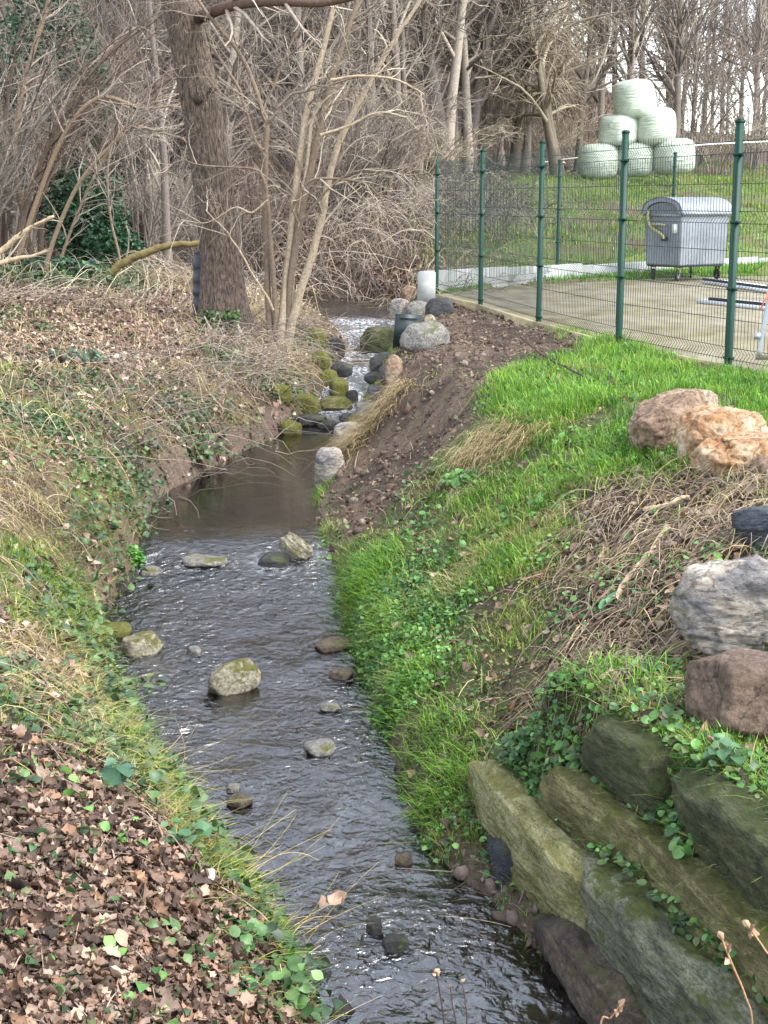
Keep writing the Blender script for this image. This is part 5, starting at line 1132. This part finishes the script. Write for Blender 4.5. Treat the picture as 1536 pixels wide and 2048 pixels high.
# field and grass strip behind the slab
strip = lambda x, y: ~inpoly(x, y, SLAB) * isright(x, y) * 1.0
S.add(*tufts(2600, 9, lambda x, y: strip(x, y) * (((x - WALL0[0]) * wnor[0] + (y - WALL0[1]) * wnor[1]) < .0), .5, 10, 22, 33, .5, .12, .006, GRASS, 1108, .4, .2, .12, 0))
S.add(*tufts(7500, 7, lambda x, y: strip(x, y) * (((x - WALL0[0]) * wnor[0] + (y - WALL0[1]) * wnor[1]) > .25) * (y < np.interp(x, [0, 2, 6, 12, 30], [36, 42, 50, 60, 75]) + 3) * (.12 + sstep(-.15, .4, fbm2(x, y, 1.6, 3, 401) + .03 * (x - 3))), .6, lambda y: 0 * y + rightlim(y), 24, 75, 1.0, .13, .009, GRASS + GRASSY + [(140, 132, 84)], 1109, .4, .2, .15, 0) if False else tufts(7500, 7, lambda x, y: strip(x, y) * (((x - WALL0[0]) * wnor[0] + (y - WALL0[1]) * wnor[1]) > .25) * (y < np.interp(x, [0, 2, 6, 12, 30], [36, 42, 50, 60, 75]) + 3) * (.12 + sstep(-.15, .4, fbm2(x, y, 1.6, 3, 401) + .03 * (x - 3))), lambda y: 0 * y + .6, rightlim, 24, 75, 1.0, .13, .009, GRASS + GRASSY + [(140, 132, 84)], 1109, .4, .2, .15, 0))
S.build('grass', m_grass, 'green grass growing on the banks and the field', 'grass', smooth=False)
# dry straw-coloured grass and fallen stalks
S = Stuff()
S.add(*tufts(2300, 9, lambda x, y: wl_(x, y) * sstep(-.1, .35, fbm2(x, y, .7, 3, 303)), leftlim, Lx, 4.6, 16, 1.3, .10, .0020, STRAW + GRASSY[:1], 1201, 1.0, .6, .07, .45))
S.add(*tufts(900, 10, lambda x, y: isleft(x, y) * 1.0, leftlim, Lx, 14, 32, 1.1, .22, .004, STRAW, 1202, .8, .5, .12, .3))
S.add(*tufts(850, 10, lambda x, y: w_grass(x, y) * sstep(.1, .5, fbm2(x, y, .6, 2, 305)), Rx, rightlim, 4.6, 16, 1.1, .1, .002, STRAW, 1203, .8, .5, .05, .8))
hang = [hit(*q) for q in ((760, 830), (740, 850), (790, 810), (1000, 890), (970, 900), (1040, 900), (720, 890), (700, 900))]
g = np.random.default_rng(6); i = np.repeat(np.arange(len(hang)), 260); hx = np.array([h[0] for h in hang])[i] + g.normal(0, .13, len(i)); hy = np.array([h[1] for h in hang])[i] + g.normal(0, .12, len(i))
nr = normal(hx, hy, .2); d = np.stack([g.normal(0, .25, len(i)), g.normal(0, .25, len(i)), 0 * hx], -1) + nr * np.array([1, 1, 0]) * 1.0
S.add(*blades(np.stack([hx, hy, H(hx, hy) + .01], -1), g.uniform(.15, .34, len(i)), np.full(len(i), .0026), d, g.uniform(.8, 1.5, len(i)), palette(len(i), STRAW, g), g))
S.add(*tufts(1900, 10, lambda x, y: (isright(x, y) & ~inpoly(x, y, SLAB)) * np.clip(1 - mask(x, y, 'soil') - mask(x, y, 'mud') - mask(x, y, 'sand'), 0, 1), Rx, rightlim, 4.6, 14, 1.1, .045, .0018, STRAW + [(120, 110, 66), (104, 84, 66)], 1204, 1.1, .4, .06, .3))
S.build('dry_grass', m_straw, 'straw coloured dead grass lying on both banks', 'dry grass', smooth=False)
# loose stalks and twigs lying about (draped over the ground)
def drape(n, wf, x0, x1, y0, y1, pw, L, r, cols, seed, hump=.05, K=6, bend=.5, dirb=None):
    g = np.random.default_rng(seed); x, y = scatter(n, x0, x1, y0, y1, pw, wf, seed); n = len(x); a = g.uniform(0, 6.28, n) if dirb is None else dirb + g.normal(0, .5, n)
    ln = L * g.uniform(.4, 1.4, n); bd = g.normal(0, bend, n); t_ = np.linspace(0, 1, K)[None]
    an = a[:, None] + bd[:, None] * t_; X = x[:, None] + np.cumsum(np.cos(an) * ln[:, None] / K, 1); Y = y[:, None] + np.cumsum(np.sin(an) * ln[:, None] / K, 1)
    Z = H(X, Y) + r + hump * g.uniform(0, 1.5, n)[:, None] * np.sin(math.pi * t_ * g.uniform(.6, 1.3, n)[:, None]).clip(0)
    wat = zw(Y) + .01; Z = np.maximum(Z, wat)
    return np.stack([X, Y, Z], -1), r * g.uniform(.6, 1.4, n)[:, None] * np.linspace(1, .5, K)[None], palette(n, cols, g)
T = Tubes()
T.add(*(lambda a: (a[0], a[1], 3, a[2]))(drape(1100, lambda x, y: isright(x, y) * (x < 2.0) * ~inpoly(x, y, SLAB), Rx, lambda y: 0 * y + 2.2, 22, 38, .5, .9, .006, TWD + STRAW[:1], 1307, .25)))
T.add(*(lambda a: (a[0], a[1], 3, a[2]))(drape(2600, lambda x, y: isleft(x, y) * (1 - .6 * mask(x, y, 'leafn')), leftlim, lambda y: Lx(y) - .25, 5, 22, 1.2, .38, .0026, STRAW + TW, 1301, .06)))
T.add(*(lambda a: (a[0], a[1], 3, a[2]))(drape(500, lambda x, y: mask(x, y, 'leafn'), leftlim, Lx, 3.5, 8, 1.2, .3, .0022, TWP + TW, 1302, .04)))
T.add(*(lambda a: (a[0], a[1], 3, a[2]))(drape(1500, lambda x, y: mask(x, y, 'dry') * 1.0, Rx, rightlim, 5, 12, 1.0, .34, .0027, STRAW + TWP + TW, 1303, .07)))
T.add(*(lambda a: (a[0], a[1], 3, a[2]))(drape(700, lambda x, y: (isright(x, y) & ~inpoly(x, y, SLAB)) * 1.0, Rx, rightlim, 4.5, 20, 1.1, .28, .002, STRAW + TW, 1304, .04)))
T.add(*(lambda a: (a[0], a[1], 3, a[2]))(drape(700, lambda x, y: isleft(x, y) * (Lx(y) - x < 2.2) * (Lx(y) - x > .35), lambda y: Lx(y) - 2.2, Lx, 11, 22, .8, .6, .0035, STRAW + TW, 1305, .18)))
T.add(*(lambda a: (a[0], a[1], 3, a[2]))(drape(900, lambda x, y: isleft(x, y) * 1.0, leftlim, Lx, 20, 36, .8, 1.4, .006, TW + STRAW, 1306, .35)))
o = link('fallen_twigs', T.mesh('fallen_twigs', m_twig)); kind(o, 'stuff', 'thin twigs and stalks strewn over the banks', 'twigs')
# brush pile of dry arching canes beside the upper stream, and brambles over the left bank
def canes(n, c, spread, L, seed, cols, r=.006, dirx=0.0, hgt=.8):
    g = np.random.default_rng(seed); K = 9; t_ = np.linspace(0, 1, K)[None, :, None]; b = np.stack([c[0] + g.normal(0, spread[0], n), c[1] + g.normal(0, spread[1], n), np.zeros(n)], -1); b[:, 2] = H(b[:, 0], b[:, 1])
    a = g.uniform(0, 6.28, n); d = np.stack([np.cos(a) + dirx, np.sin(a) - .4, 0 * a], -1) * (L * g.uniform(.4, 1.1, n))[:, None]
    hh = hgt * g.uniform(.4, 1.3, n)[:, None, None]; P = b[:, None] + d[:, None] * t_ + np.array([0, 0, 1.0]) * hh * (2.6 * t_ - 2.2 * t_ ** 2)
    gr = H(P[..., 0], P[..., 1]) + .01; P[..., 2] = np.maximum(P[..., 2], np.maximum(gr, zw(P[..., 1]) + .02)); P += g.normal(0, .015, P.shape)
    return P, (r * g.uniform(.6, 1.3, n))[:, None] * np.linspace(1, .4, K)[None], 3, palette(n, cols, g)
CANE = [(160, 140, 112), (142, 122, 98), (120, 100, 82), (172, 152, 124)]
for nm, lab, cc, args in (('brush_pile', 'heap of dry tan canes on the right bank of the upper stream', (.2, 31.0), dict(n=240, spread=(.9, 1.8), L=1.2, hgt=.7, r=.009, dirx=-.4)), ('brush_pile', 'tangle of grey brush hanging over the far bend of the stream', (-2.5, 33), dict(n=450, spread=(1.8, 1.6), L=1.6, hgt=1.0, r=.01)),
     ('bramble', 'tangled brown bramble canes below the hazel foot', (-1.75, 17.6), dict(n=260, spread=(.3, 1.1), L=.9, hgt=.35, r=.005, dirx=.5)), ('bramble', 'bramble canes trailing down the left bank of the pool', (-2.3, 14.2), dict(n=200, spread=(.35, 1.2), L=.9, hgt=.3, r=.004, dirx=.6)),
     ('brush_pile', 'grey brush heap behind the mesh fence at the wood edge', (1.9, 33), dict(n=450, spread=(.7, 2.2), L=1.4, hgt=.9, r=.010))):
    a = canes(cc and args.pop('n'), cc, args.pop('spread'), args.pop('L'), abs(hash(lab)) % 1 + int(cc[1] * 10), TW + CANE[:2] if 'tan' in lab else TWD, **args)
    T = Tubes(); T.add(*a); o = link(nm, T.mesh(nm, m_twig)); tag(o, lab, 'brush'); o['kind'] = 'stuff'
# leafy ground cover: ivy and bramble leaves on the left, ground ivy and clover on the right
def cover(n_p, per, wf, x0, x1, y0, y1, pw, size, cols, seed, prof=P_OVAL, spread=.12, hgt=.06):
    g = np.random.default_rng(seed); px_, py_ = scatter(n_p, x0, x1, y0, y1, pw, wf, seed); i = np.repeat(np.arange(len(px_)), per); n = len(i)
    x = px_[i] + g.normal(0, spread, n); y = py_[i] + g.normal(0, spread, n); nr = normal(x, y, .1)
    b = np.stack([x, y, H(x, y)], -1) + nr * (hgt * g.random(n))[:, None]; c = palette(len(px_), cols, g, .12)[i] * (1 + .15 * g.normal(size=(n, 1)))
    N_ = unit(nr * .6 + np.array([0, 0, .6]) + g.normal(0, .35, (n, 3)))
    return leaves(b, N_, g.uniform(0, 6.28, n), size * g.uniform(.55, 1.3, n), prof, g.uniform(-.1, .3, n), g.uniform(-.5, .1, n), c, g.normal(0, .3, n), g)
S = Stuff()
S.add(*cover(190, 26, lambda x, y: wl_(x, y) * sstep(-.1, .3, fbm2(x, y, .7, 3, 501)), leftlim, Lx, 5, 13, 1.2, .045, IVY, 1401))
S.add(*cover(300, 24, lambda x, y: isleft(x, y) * sstep(-.05, .3, fbm2(x, y, .9, 3, 503)) * (1 - .7 * mask(x, y, 'leaff')), leftlim, Lx, 11, 21, 1.0, .055, IVY, 1402, P_DIA, .16))
S.add(*cover(60, 10, lambda x, y: mask(x, y, 'leafn') * 1.0, leftlim, Lx, 3.8, 8, 1.0, .05, IVY + CLOV, 1403, spread=.08))
S.add(*cover(120, 45, lambda x, y: isleft(x, y) * 1.0, lambda y: -.285 * y - .5, lambda y: -.17 * y, 23, 30, .8, .10, IVY, 1404, P_DIA, .35, .25))
S.add(*cover(90, 18, lambda x, y: isleft(x, y) * (Lx(y) - x < .3), lambda y: Lx(y) - .3, Lx, 4.5, 16, 1.0, .05, IVY, 1405, spread=.1, hgt=.12))
S.build('ivy_ground_cover', m_leaf, 'dark green ivy and bramble leaves over the left bank', 'ivy')
S = Stuff()
S.add(*cover(330, 26, lambda x, y: w_grass(x, y) * sstep(-.1, .3, fbm2(x, y, .6, 3, 511)), Rx, rightlim, 4.6, 12, 1.2, .03, CLOV, 1411, P_ROUND, .09, .05))
S.add(*cover(120, 30, lambda x, y: w_grass(x, y) * (x - Rx(y) < .5), Rx, lambda y: Rx(y) + .5, 6, 10, 1.0, .026, CLOV, 1412, P_ROUND, .09, .05))
S.add(*cover(130, 22, lambda x, y: isright(x, y) & (y < 6.2), lambda y: Rx(y) + .35, rightlim, 4.3, 6.2, 1.0, .034, CLOV + IVY[:2], 1413, P_ROUND, .07, .05))
S.add(*cover(50, 22, lambda x, y: w_grass(x, y) * 1.0, Rx, rightlim, 9, 15, 1.0, .045, CLOV + IVY[:1], 1414, P_ROUND, .12, .06))
S.add(*cover(260, 22, lambda x, y: (isright(x, y) & ~inpoly(x, y, SLAB)) * np.clip(1 - mask(x, y, 'soil') - mask(x, y, 'mud') - .7 * mask(x, y, 'dry'), 0, 1) * sstep(.1, -.4, fbm2(x, y, .55, 3, 201)), Rx, rightlim, 4.8, 13, 1.0, .02, [(104, 112, 52), (120, 120, 62), (92, 96, 50), (88, 112, 60)], 1416, P_ROUND, .12, .03))
d_row = lambda x, y: (sdist(x, y, ROW1) > .16) * (sdist(x, y, ROW3) < -.02) * (np.abs(sdist(x, y, ROW2) - .1) > .1)
S.add(*cover(120, 26, lambda x, y: d_row(x, y) * 1.0, Rx, rightlim, 4.2, 6.6, .5, .034, CLOV + IVY[:3], 1415, P_ROUND, .07, .13))
g = np.random.default_rng(77)
for P_, z_, o0, o1, n in ((ROW1, -1.045, .03, .19, 1000), (ROW2, -.845, .02, .15, 700), (ROW3, -.57, .03, .22, 300)):
    L_ = np.concatenate([[0], np.cumsum(np.linalg.norm(np.diff(P_, axis=0), axis=1))]); c_ = g.uniform(.1, L_[-1] * .92, 24); t_ = c_[g.integers(0, 24, n)] + g.normal(0, .05, n)
    x = np.interp(t_, L_, P_[:, 0]); y = np.interp(t_, L_, P_[:, 1]); d_ = P_[3] - P_[1]; d_ = d_ / np.linalg.norm(d_); of = g.uniform(o0, o1, n)
    b_ = np.stack([x - d_[1] * of, y + d_[0] * of, z_ + g.uniform(0, .07, n)], -1); b_[:, 2] = np.maximum(b_[:, 2], H(b_[:, 0], b_[:, 1]) + .01)
    S.add(*leaves(b_, unit(np.array([0, -.25, 1.0]) + g.normal(0, .35, (n, 3))), g.uniform(0, 6.28, n), .032 * g.uniform(.5, 1.3, n), P_ROUND, g.uniform(0, .25, n), g.uniform(-.4, .1, n), palette(n, CLOV + IVY, g), g.normal(0, .3, n), g))
S.build('ground_ivy', m_leaf, 'small round-leaved ground ivy among the grass of the right bank', 'ground ivy')
# pebbles and clods
S = Stuff(); g = np.random.default_rng(9); Vp, Fp = ico(1)
for n_, wf, a, b_, y0, y1, sz, cols in ((1600, lambda x, y: mask(x, y, 'soil'), -1.2, 3, 9.5, 24, .016, [(88, 72, 60), (70, 56, 48), (100, 82, 68), (82, 66, 54), (76, 62, 52), (94, 78, 66), (84, 70, 60), (66, 54, 46), (88, 74, 62), (124, 110, 96)]), (500, lambda x, y: mask(x, y, 'dry') + mask(x, y, 'sand'), Rx, rightlim, 4.5, 12, .013, [(104, 90, 78), (140, 130, 120), (84, 70, 60), (92, 78, 66)]),
     (700, lambda x, y: ~notwater(x, y) * 1.0, Lx, Rx, 4, 11, .03, [(64, 54, 46), (96, 84, 72), (40, 36, 34), (120, 108, 96)]), (250, lambda x, y: mask(x, y, 'mud') * 1.0, 0, 2, 4, 8, .016, [(110, 96, 86), (80, 70, 62)])):
    x, y = scatter(n_, a, b_, y0, y1, .8, wf, int(n_ + y1)); n = len(x); s_ = sz * np.exp(g.normal(0, .5, n)).clip(.3, 3)
    q = Vp[None] * s_[:, None, None] * g.uniform(.5, 1.2, (n, 1, 3)) * (1 + .25 * g.normal(size=(n, len(Vp), 1))) + np.stack([x, y, H(x, y) + s_ * .2], -1)[:, None]
    S.add(q, [(np.arange(n)[:, None, None] * len(Vp) + Fp[None]).reshape(-1, 3)], np.repeat(palette(n, cols, g)[:, None], len(Vp), 1))
S.build('pebbles', mat_attr('pebble', .8, .3, 0, 50, .3), 'pebbles and clods on bare earth and in the stream bed', 'pebbles')
# ------------------------------------------------------------------ evergreen shrubs, single plants, dry stems
def evergreen(name, label, c, rad, n, size, cols, seed, cat='shrub', stems=7, prof=P_DIA):
    g = np.random.default_rng(seed); e = empty(name, tuple(c)); tag(e, label, cat); h = rad[2] * 2
    k = 26; cl = g.normal(size=(k, 3)); cl = unit(cl) * g.uniform(.35, .85, (k, 1)) * np.array(rad) + np.array([0, 0, rad[2] * .95])
    i = g.integers(0, k, n); d = unit(g.normal(size=(n, 3))); q = cl[i] + d * (np.array(rad) * .34) * g.uniform(.5, 1.05, (n, 1)); q = q[q[:, 2] > -.1]; n = len(q); i = i[:n]
    S = Stuff(); S.add(*leaves(q, unit(d[:n] * .7 + np.array([0, 0, .5]) + g.normal(0, .4, (n, 3))), g.uniform(0, 6.28, n), size * g.uniform(.6, 1.3, n), prof, g.uniform(-.1, .4, n), g.uniform(-.4, .2, n), palette(n, cols, g) * (1 + .1 * g.normal(size=(k, 1)))[i], g.normal(0, .4, n), g))
    S.build('crown', m_leaf, None, None, k=None, parent=e)
    T = Tubes(); P = np.stack([np.linspace(g.normal(0, .1, 3) * np.array([1, 1, 0]), cl[j], 6) for j in range(stems)]); T.add(P, np.full((stems, 6), .03) * np.linspace(1, .3, 6), 5, palette(stems, TW, g)); link('trunk', T.mesh('trunk', m_twig), e)
    return e
HOLLY = [(34, 66, 42), (44, 80, 50), (28, 54, 38), (58, 92, 60)]; IVYD = [(52, 78, 58), (66, 92, 70), (42, 66, 52), (84, 108, 84)]
def at_ground(px, D_): x = (px - 768) / F * D_; return np.array([x, D_, float(H(x, D_))])
evergreen('holly_bush', 'dark green holly bush among the brown coppice left of the trunk', at_ground(185, 27.0), (.85, .7, 1.0), 5200, .085, HOLLY, 1501)
evergreen('holly_bush', 'lower dark evergreen bush against the ground right of the holly', at_ground(235, 28.3), (.55, .5, .45), 2200, .075, HOLLY, 1502)
evergreen('ivy_clad_tree', 'tall dark ivy-clad tree rising at the upper left', at_ground(125, 32.5), (1.25, .9, 3.6), 9000, .10, IVYD, 1503, 'tree')
evergreen('ivy_clad_tree', 'narrower ivy-covered stem right of the tall ivy-clad tree', at_ground(215, 35), (.8, .8, 3.0), 4500, .10, IVYD, 1504, 'tree')
evergreen('ivy_mound', 'mound of ivy leaves at the foot of the left coppice', at_ground(120, 25.5), (.9, .6, .22), 1600, .085, IVYD + CLOV[:1], 1505, 'ivy')
evergreen('ivy_mound', 'ivy sprigs climbing the foot of the thick trunk', hit(440, 668) + np.array([0, -.25, 0]), (.34, .12, .20), 260, .06, IVY, 1506, 'ivy', prof=P_OVAL)
# a bright clump at the left water edge
def herb(name, label, px, py, rad, n, size, cols, seed, stem=.0, cat='plant', prof=P_ROUND, up=.0):
    g = np.random.default_rng(seed); p = hit(px, py); e = empty(name, tuple(p)); tag(e, label, cat)
    q = unit(g.normal(size=(n, 3))) * np.array(rad) * g.uniform(.3, 1, (n, 1)); q[:, 2] = np.abs(q[:, 2]) + up
    S = Stuff(); S.add(*leaves(q, unit(q * np.array([.6, .6, 1]) + np.array([0, -.4, .8]) * .2 + g.normal(0, .05, (n, 3))), g.uniform(0, 6.28, n), size * g.uniform(.6, 1.25, n), prof, g.uniform(0, .25, n), g.uniform(-.3, .1, n), palette(n, cols, g), g.normal(0, .3, n), g)); S.build('leaves', m_leaf, None, None, k=None, parent=e)
    T = Tubes(); t_ = np.linspace(0, 1, 5)[None, :, None]; m = min(n, 40); P = q[:m, None] * t_ * np.array([1, 1, 1.0]) ; P[..., 2] = q[:m, None, 2] * t_[..., 0] ** .7; T.add(P, np.full((m, 5), .0016 + size * .02), 3, palette(m, [(120, 130, 70), (150, 140, 90)], g)); link('stalks', T.mesh('stalks', m_twig), e); return e
BRI = [(84, 140, 56), (72, 124, 50), (100, 152, 66)]
herb('water_plant', 'bright green leafy clump at the left water edge', 268, 1130, (.09, .07, .16), 170, .035, BRI, 1601)
herb('bramble_sprig', 'large round green leaves overhanging the water at the lower left bank', 575, 2010, (.13, .10, .13), 40, .055, [(84, 116, 64), (102, 132, 76), (72, 102, 58)], 1602, prof=P_OVAL, up=.05)
herb('bramble_sprig', 'broad green leaves leaning over the stream left of the pale oblong rock', 285, 1400, (.20, .16, .12), 46, .06, IVY + [(110, 156, 90)], 1603, prof=P_OVAL, up=.05)
herb('bramble_sprig', 'dark bramble leaves above the lower left leaf litter', 225, 1590, (.10, .10, .10), 18, .075, [(70, 104, 84), (84, 116, 92), (60, 92, 66)], 1604, prof=P_OVAL, up=.05)
herb('bramble_sprig', 'bramble leaves at the edge of the leaf litter beside dry stalks', 350, 1700, (.16, .12, .10), 26, .055, [(74, 110, 70), (90, 122, 86)], 1605, prof=P_OVAL, up=.04)
herb('bramble_sprig', 'fresh green leaves low on the left bank above the bottom edge', 470, 1900, (.14, .12, .08), 40, .045, [(82, 118, 66), (74, 106, 58)], 1606, prof=P_ROUND, up=.02)
herb('bramble_sprig', 'pale green sprig tips reaching over the water', 590, 1745, (.06, .05, .05), 9, .06, [(116, 144, 78), (104, 132, 72)], 1607, prof=P_OVAL, up=.06)
herb('bramble_sprig', 'leafy bramble trailing into the pool below the left bank', 395, 925, (.35, .25, .25), 90, .07, IVY, 1608, prof=P_OVAL, up=.05)
herb('bramble_sprig', 'bramble leaves on the left bank top above the pool', 150, 725, (.35, .3, .15), 110, .075, IVYD, 1609, prof=P_OVAL, up=.02)
herb('bramble_sprig', 'bramble leaves at the hazel foot beside the trunk', 430, 720, (.4, .2, .18), 100, .075, IVY, 1610, prof=P_OVAL, up=.02)
herb('dock_plant', 'broad green dock leaves on the grassy slope below the tall tuft', 930, 965, (.22, .16, .08), 70, .07, CLOV, 1611, prof=P_OVAL, up=.01)
herb('dock_plant', 'rounded green leaves beside the twig heap on the slope', 1225, 1218, (.07, .06, .05), 12, .06, [(96, 140, 96), (80, 124, 80)], 1612, prof=P_ROUND, up=.02)
herb('ivy_sprig', 'ivy trailing over the dark schist boulder at the right', 1450, 1540, (.08, .08, .10), 34, .05, [(70, 104, 70), (92, 124, 84)], 1613, prof=P_ROUND, up=.03)
herb('ivy_sprig', 'green creeper on the step between the wall boulders', 1400, 1690, (.16, .12, .05), 60, .04, CLOV, 1614, prof=P_ROUND, up=.02)
herb('ivy_sprig', 'green creeper on top of the pale mossy boulder', 1060, 1500, (.14, .12, .06), 80, .04, CLOV + IVY[:1], 1615, prof=P_ROUND, up=.03)
# dead leaf caught on a stone in the stream
g = np.random.default_rng(3); p = on_water(668, 1815); S = Stuff(); S.add(*leaves(np.array([[0, 0, .02], [.03, .02, .03], [-.03, .01, .025]]), np.tile([0, -.4, .9], (3, 1)), np.array([1.0, 2.2, 4.0]), np.array([.075, .065, .06]), P_DEAD, np.array([.3, -.2, .4]), np.array([.5, .3, -.4]), palette(3, [(150, 122, 104), (164, 138, 118)], g), np.array([.2, .3, .1]), g, wide=1.3))
o = S.build('dead_leaf', m_dead, None, None, k=None); o.location = tuple(p); tag(o, 'large pinkish dead leaf stranded in the lower stream', 'leaf')
# dry stems standing at the bottom edge
def dry_stem(label, ps, D_, col, head=None, leafn=0):
    k = np.array([np.append(WD(x, y, D_), w * .5 * D_ / F) for x, y, w in ps]); k0 = k[0, :3].copy(); gz_ = float(H(k0[0], k0[1])); 
    k = np.vstack([[k0[0], k0[1], min(gz_, k0[2]) - .03, k[0, 3]], k]); b0 = k[0, :3].copy(); k[:, :3] -= b0; k = smooth_path(k, 26); e = empty('dry_stem', tuple(b0)); tag(e, label, 'dry stem')
    T = Tubes(); T.add(k[None, :, :3], np.maximum(k[None, :, 3], .001), 6, np.array(lin(*col))); link('stalk', T.mesh('stalk', m_twig), e)
    g = np.random.default_rng(int(ps[0][0])); n = leafn or 3
    q = k[-1 if head else -8:, :3][g.integers(0, 1 if head else 8, n)]; S = Stuff(); S.add(*leaves(q, unit(g.normal(size=(n, 3))), g.uniform(0, 6.28, n), np.full(n, .03 if not head else .022), P_DEAD, g.uniform(.2, .9, n), g.uniform(.2, 1.2, n), palette(n, [(190, 160, 128), (150, 120, 96)], g), g.normal(-.9, .4, n), g)); S.build('withered_leaf', m_dead, None, None, k=None, parent=e)
for lab, ps, D_, c, hd, ln in (('dark thin stem with a withered head at the bottom edge, leftmost of three', [(888, 2060, 4), (882, 2000, 4), (873, 1945, 3)], 4.4, (74, 60, 58), True, 5), ('plain dark thin stem at the bottom edge, middle of three', [(912, 2060, 4), (905, 2010, 3), (901, 1975, 3)], 4.4, (84, 66, 62), True, 1), ('plain dark thin stem at the bottom edge, rightmost of three', [(934, 2060, 4), (930, 2000, 3), (924, 1965, 2)], 4.4, (84, 66, 62), True, 1),
     ('tall dry stem with curled leaves at the bottom right', [(1505, 2060, 5), (1490, 1990, 5), (1465, 1930, 5), (1440, 1868, 4)], 4.0, (176, 140, 104), False, 5), ('dry stem with a curled leaf at the right edge', [(1560, 1960, 4), (1530, 1900, 4), (1488, 1840, 4)], 4.0, (176, 146, 108), False, 4), ('withered curled stem at the bottom edge by the water', [(1200, 2060, 5), (1222, 2035, 4), (1250, 2000, 4)], 4.2, (168, 134, 104), False, 4)):
    dry_stem(lab, ps, D_, c, hd, ln)
# yellow stalks fanning over the stream from the lower left bank
for j, (a, b_, c_, lab) in enumerate((((430, 1760), (560, 1690), (680, 1600), 'fan of thin yellow stalks leaning over the water, upper spray'), ((560, 1900), (640, 1840), (770, 1790), 'fan of thin tan stalks leaning over the water, lower spray'), ((300, 1560), (400, 1520), (520, 1480), 'thin arched yellow stalks at the water edge near the litter'))):
    g = np.random.default_rng(1700 + j); p0 = hit(*a); q1 = WD(*b_, p0[1] + .15); q2 = WD(*c_, p0[1] + .35); n = 13; K = 8; t_ = np.linspace(0, 1, K)[None, :, None]
    d0 = g.normal(0, .05, (n, 3)) * np.array([1.4, 1, .2]); d1 = g.normal(0, .05, (n, 3)); d2 = g.normal(0, .10, (n, 3)); s_ = g.uniform(.3, .8, (n, 1))
    P = np.zeros((n, 1, 3)) + d0[:, None] + (1 - t_) * t_ * 2 * ((q1 - p0) * s_ + d1)[:, None] + t_ ** 2 * ((q2 - p0) * s_ + d2)[:, None]
    T = Tubes(); T.add(P, np.full((n, K), .0011) * np.linspace(1, .5, K), 3, palette(n, [(196, 174, 106), (176, 156, 96), (156, 150, 84)], g)); o = link('dry_stalks', T.mesh('dry_stalks', m_twig)); o.location = tuple(p0); tag(o, lab, 'dry stalks'); o['kind'] = 'stuff'
# ------------------------------------------------------------------ alike neighbours: say which of them
from collections import defaultdict
dup = defaultdict(list)
for o in bpy.data.objects:
    if o.parent is None and o.get('category') and o.get('group'): dup[o['label']].append(o)
ORD = {2: ('left one of two', 'right one of two'), 3: ('left one of three', 'middle one of three', 'right one of three'), 4: ('leftmost of four', 'second of four', 'third of four', 'rightmost of four')}
for lab, os_ in dup.items():
    if len(os_) in ORD:
        for o, w_ in zip(sorted(os_, key=lambda o: o.location[0] / o.location[1]), ORD[len(os_)]): o['label'] = lab + ', ' + w_
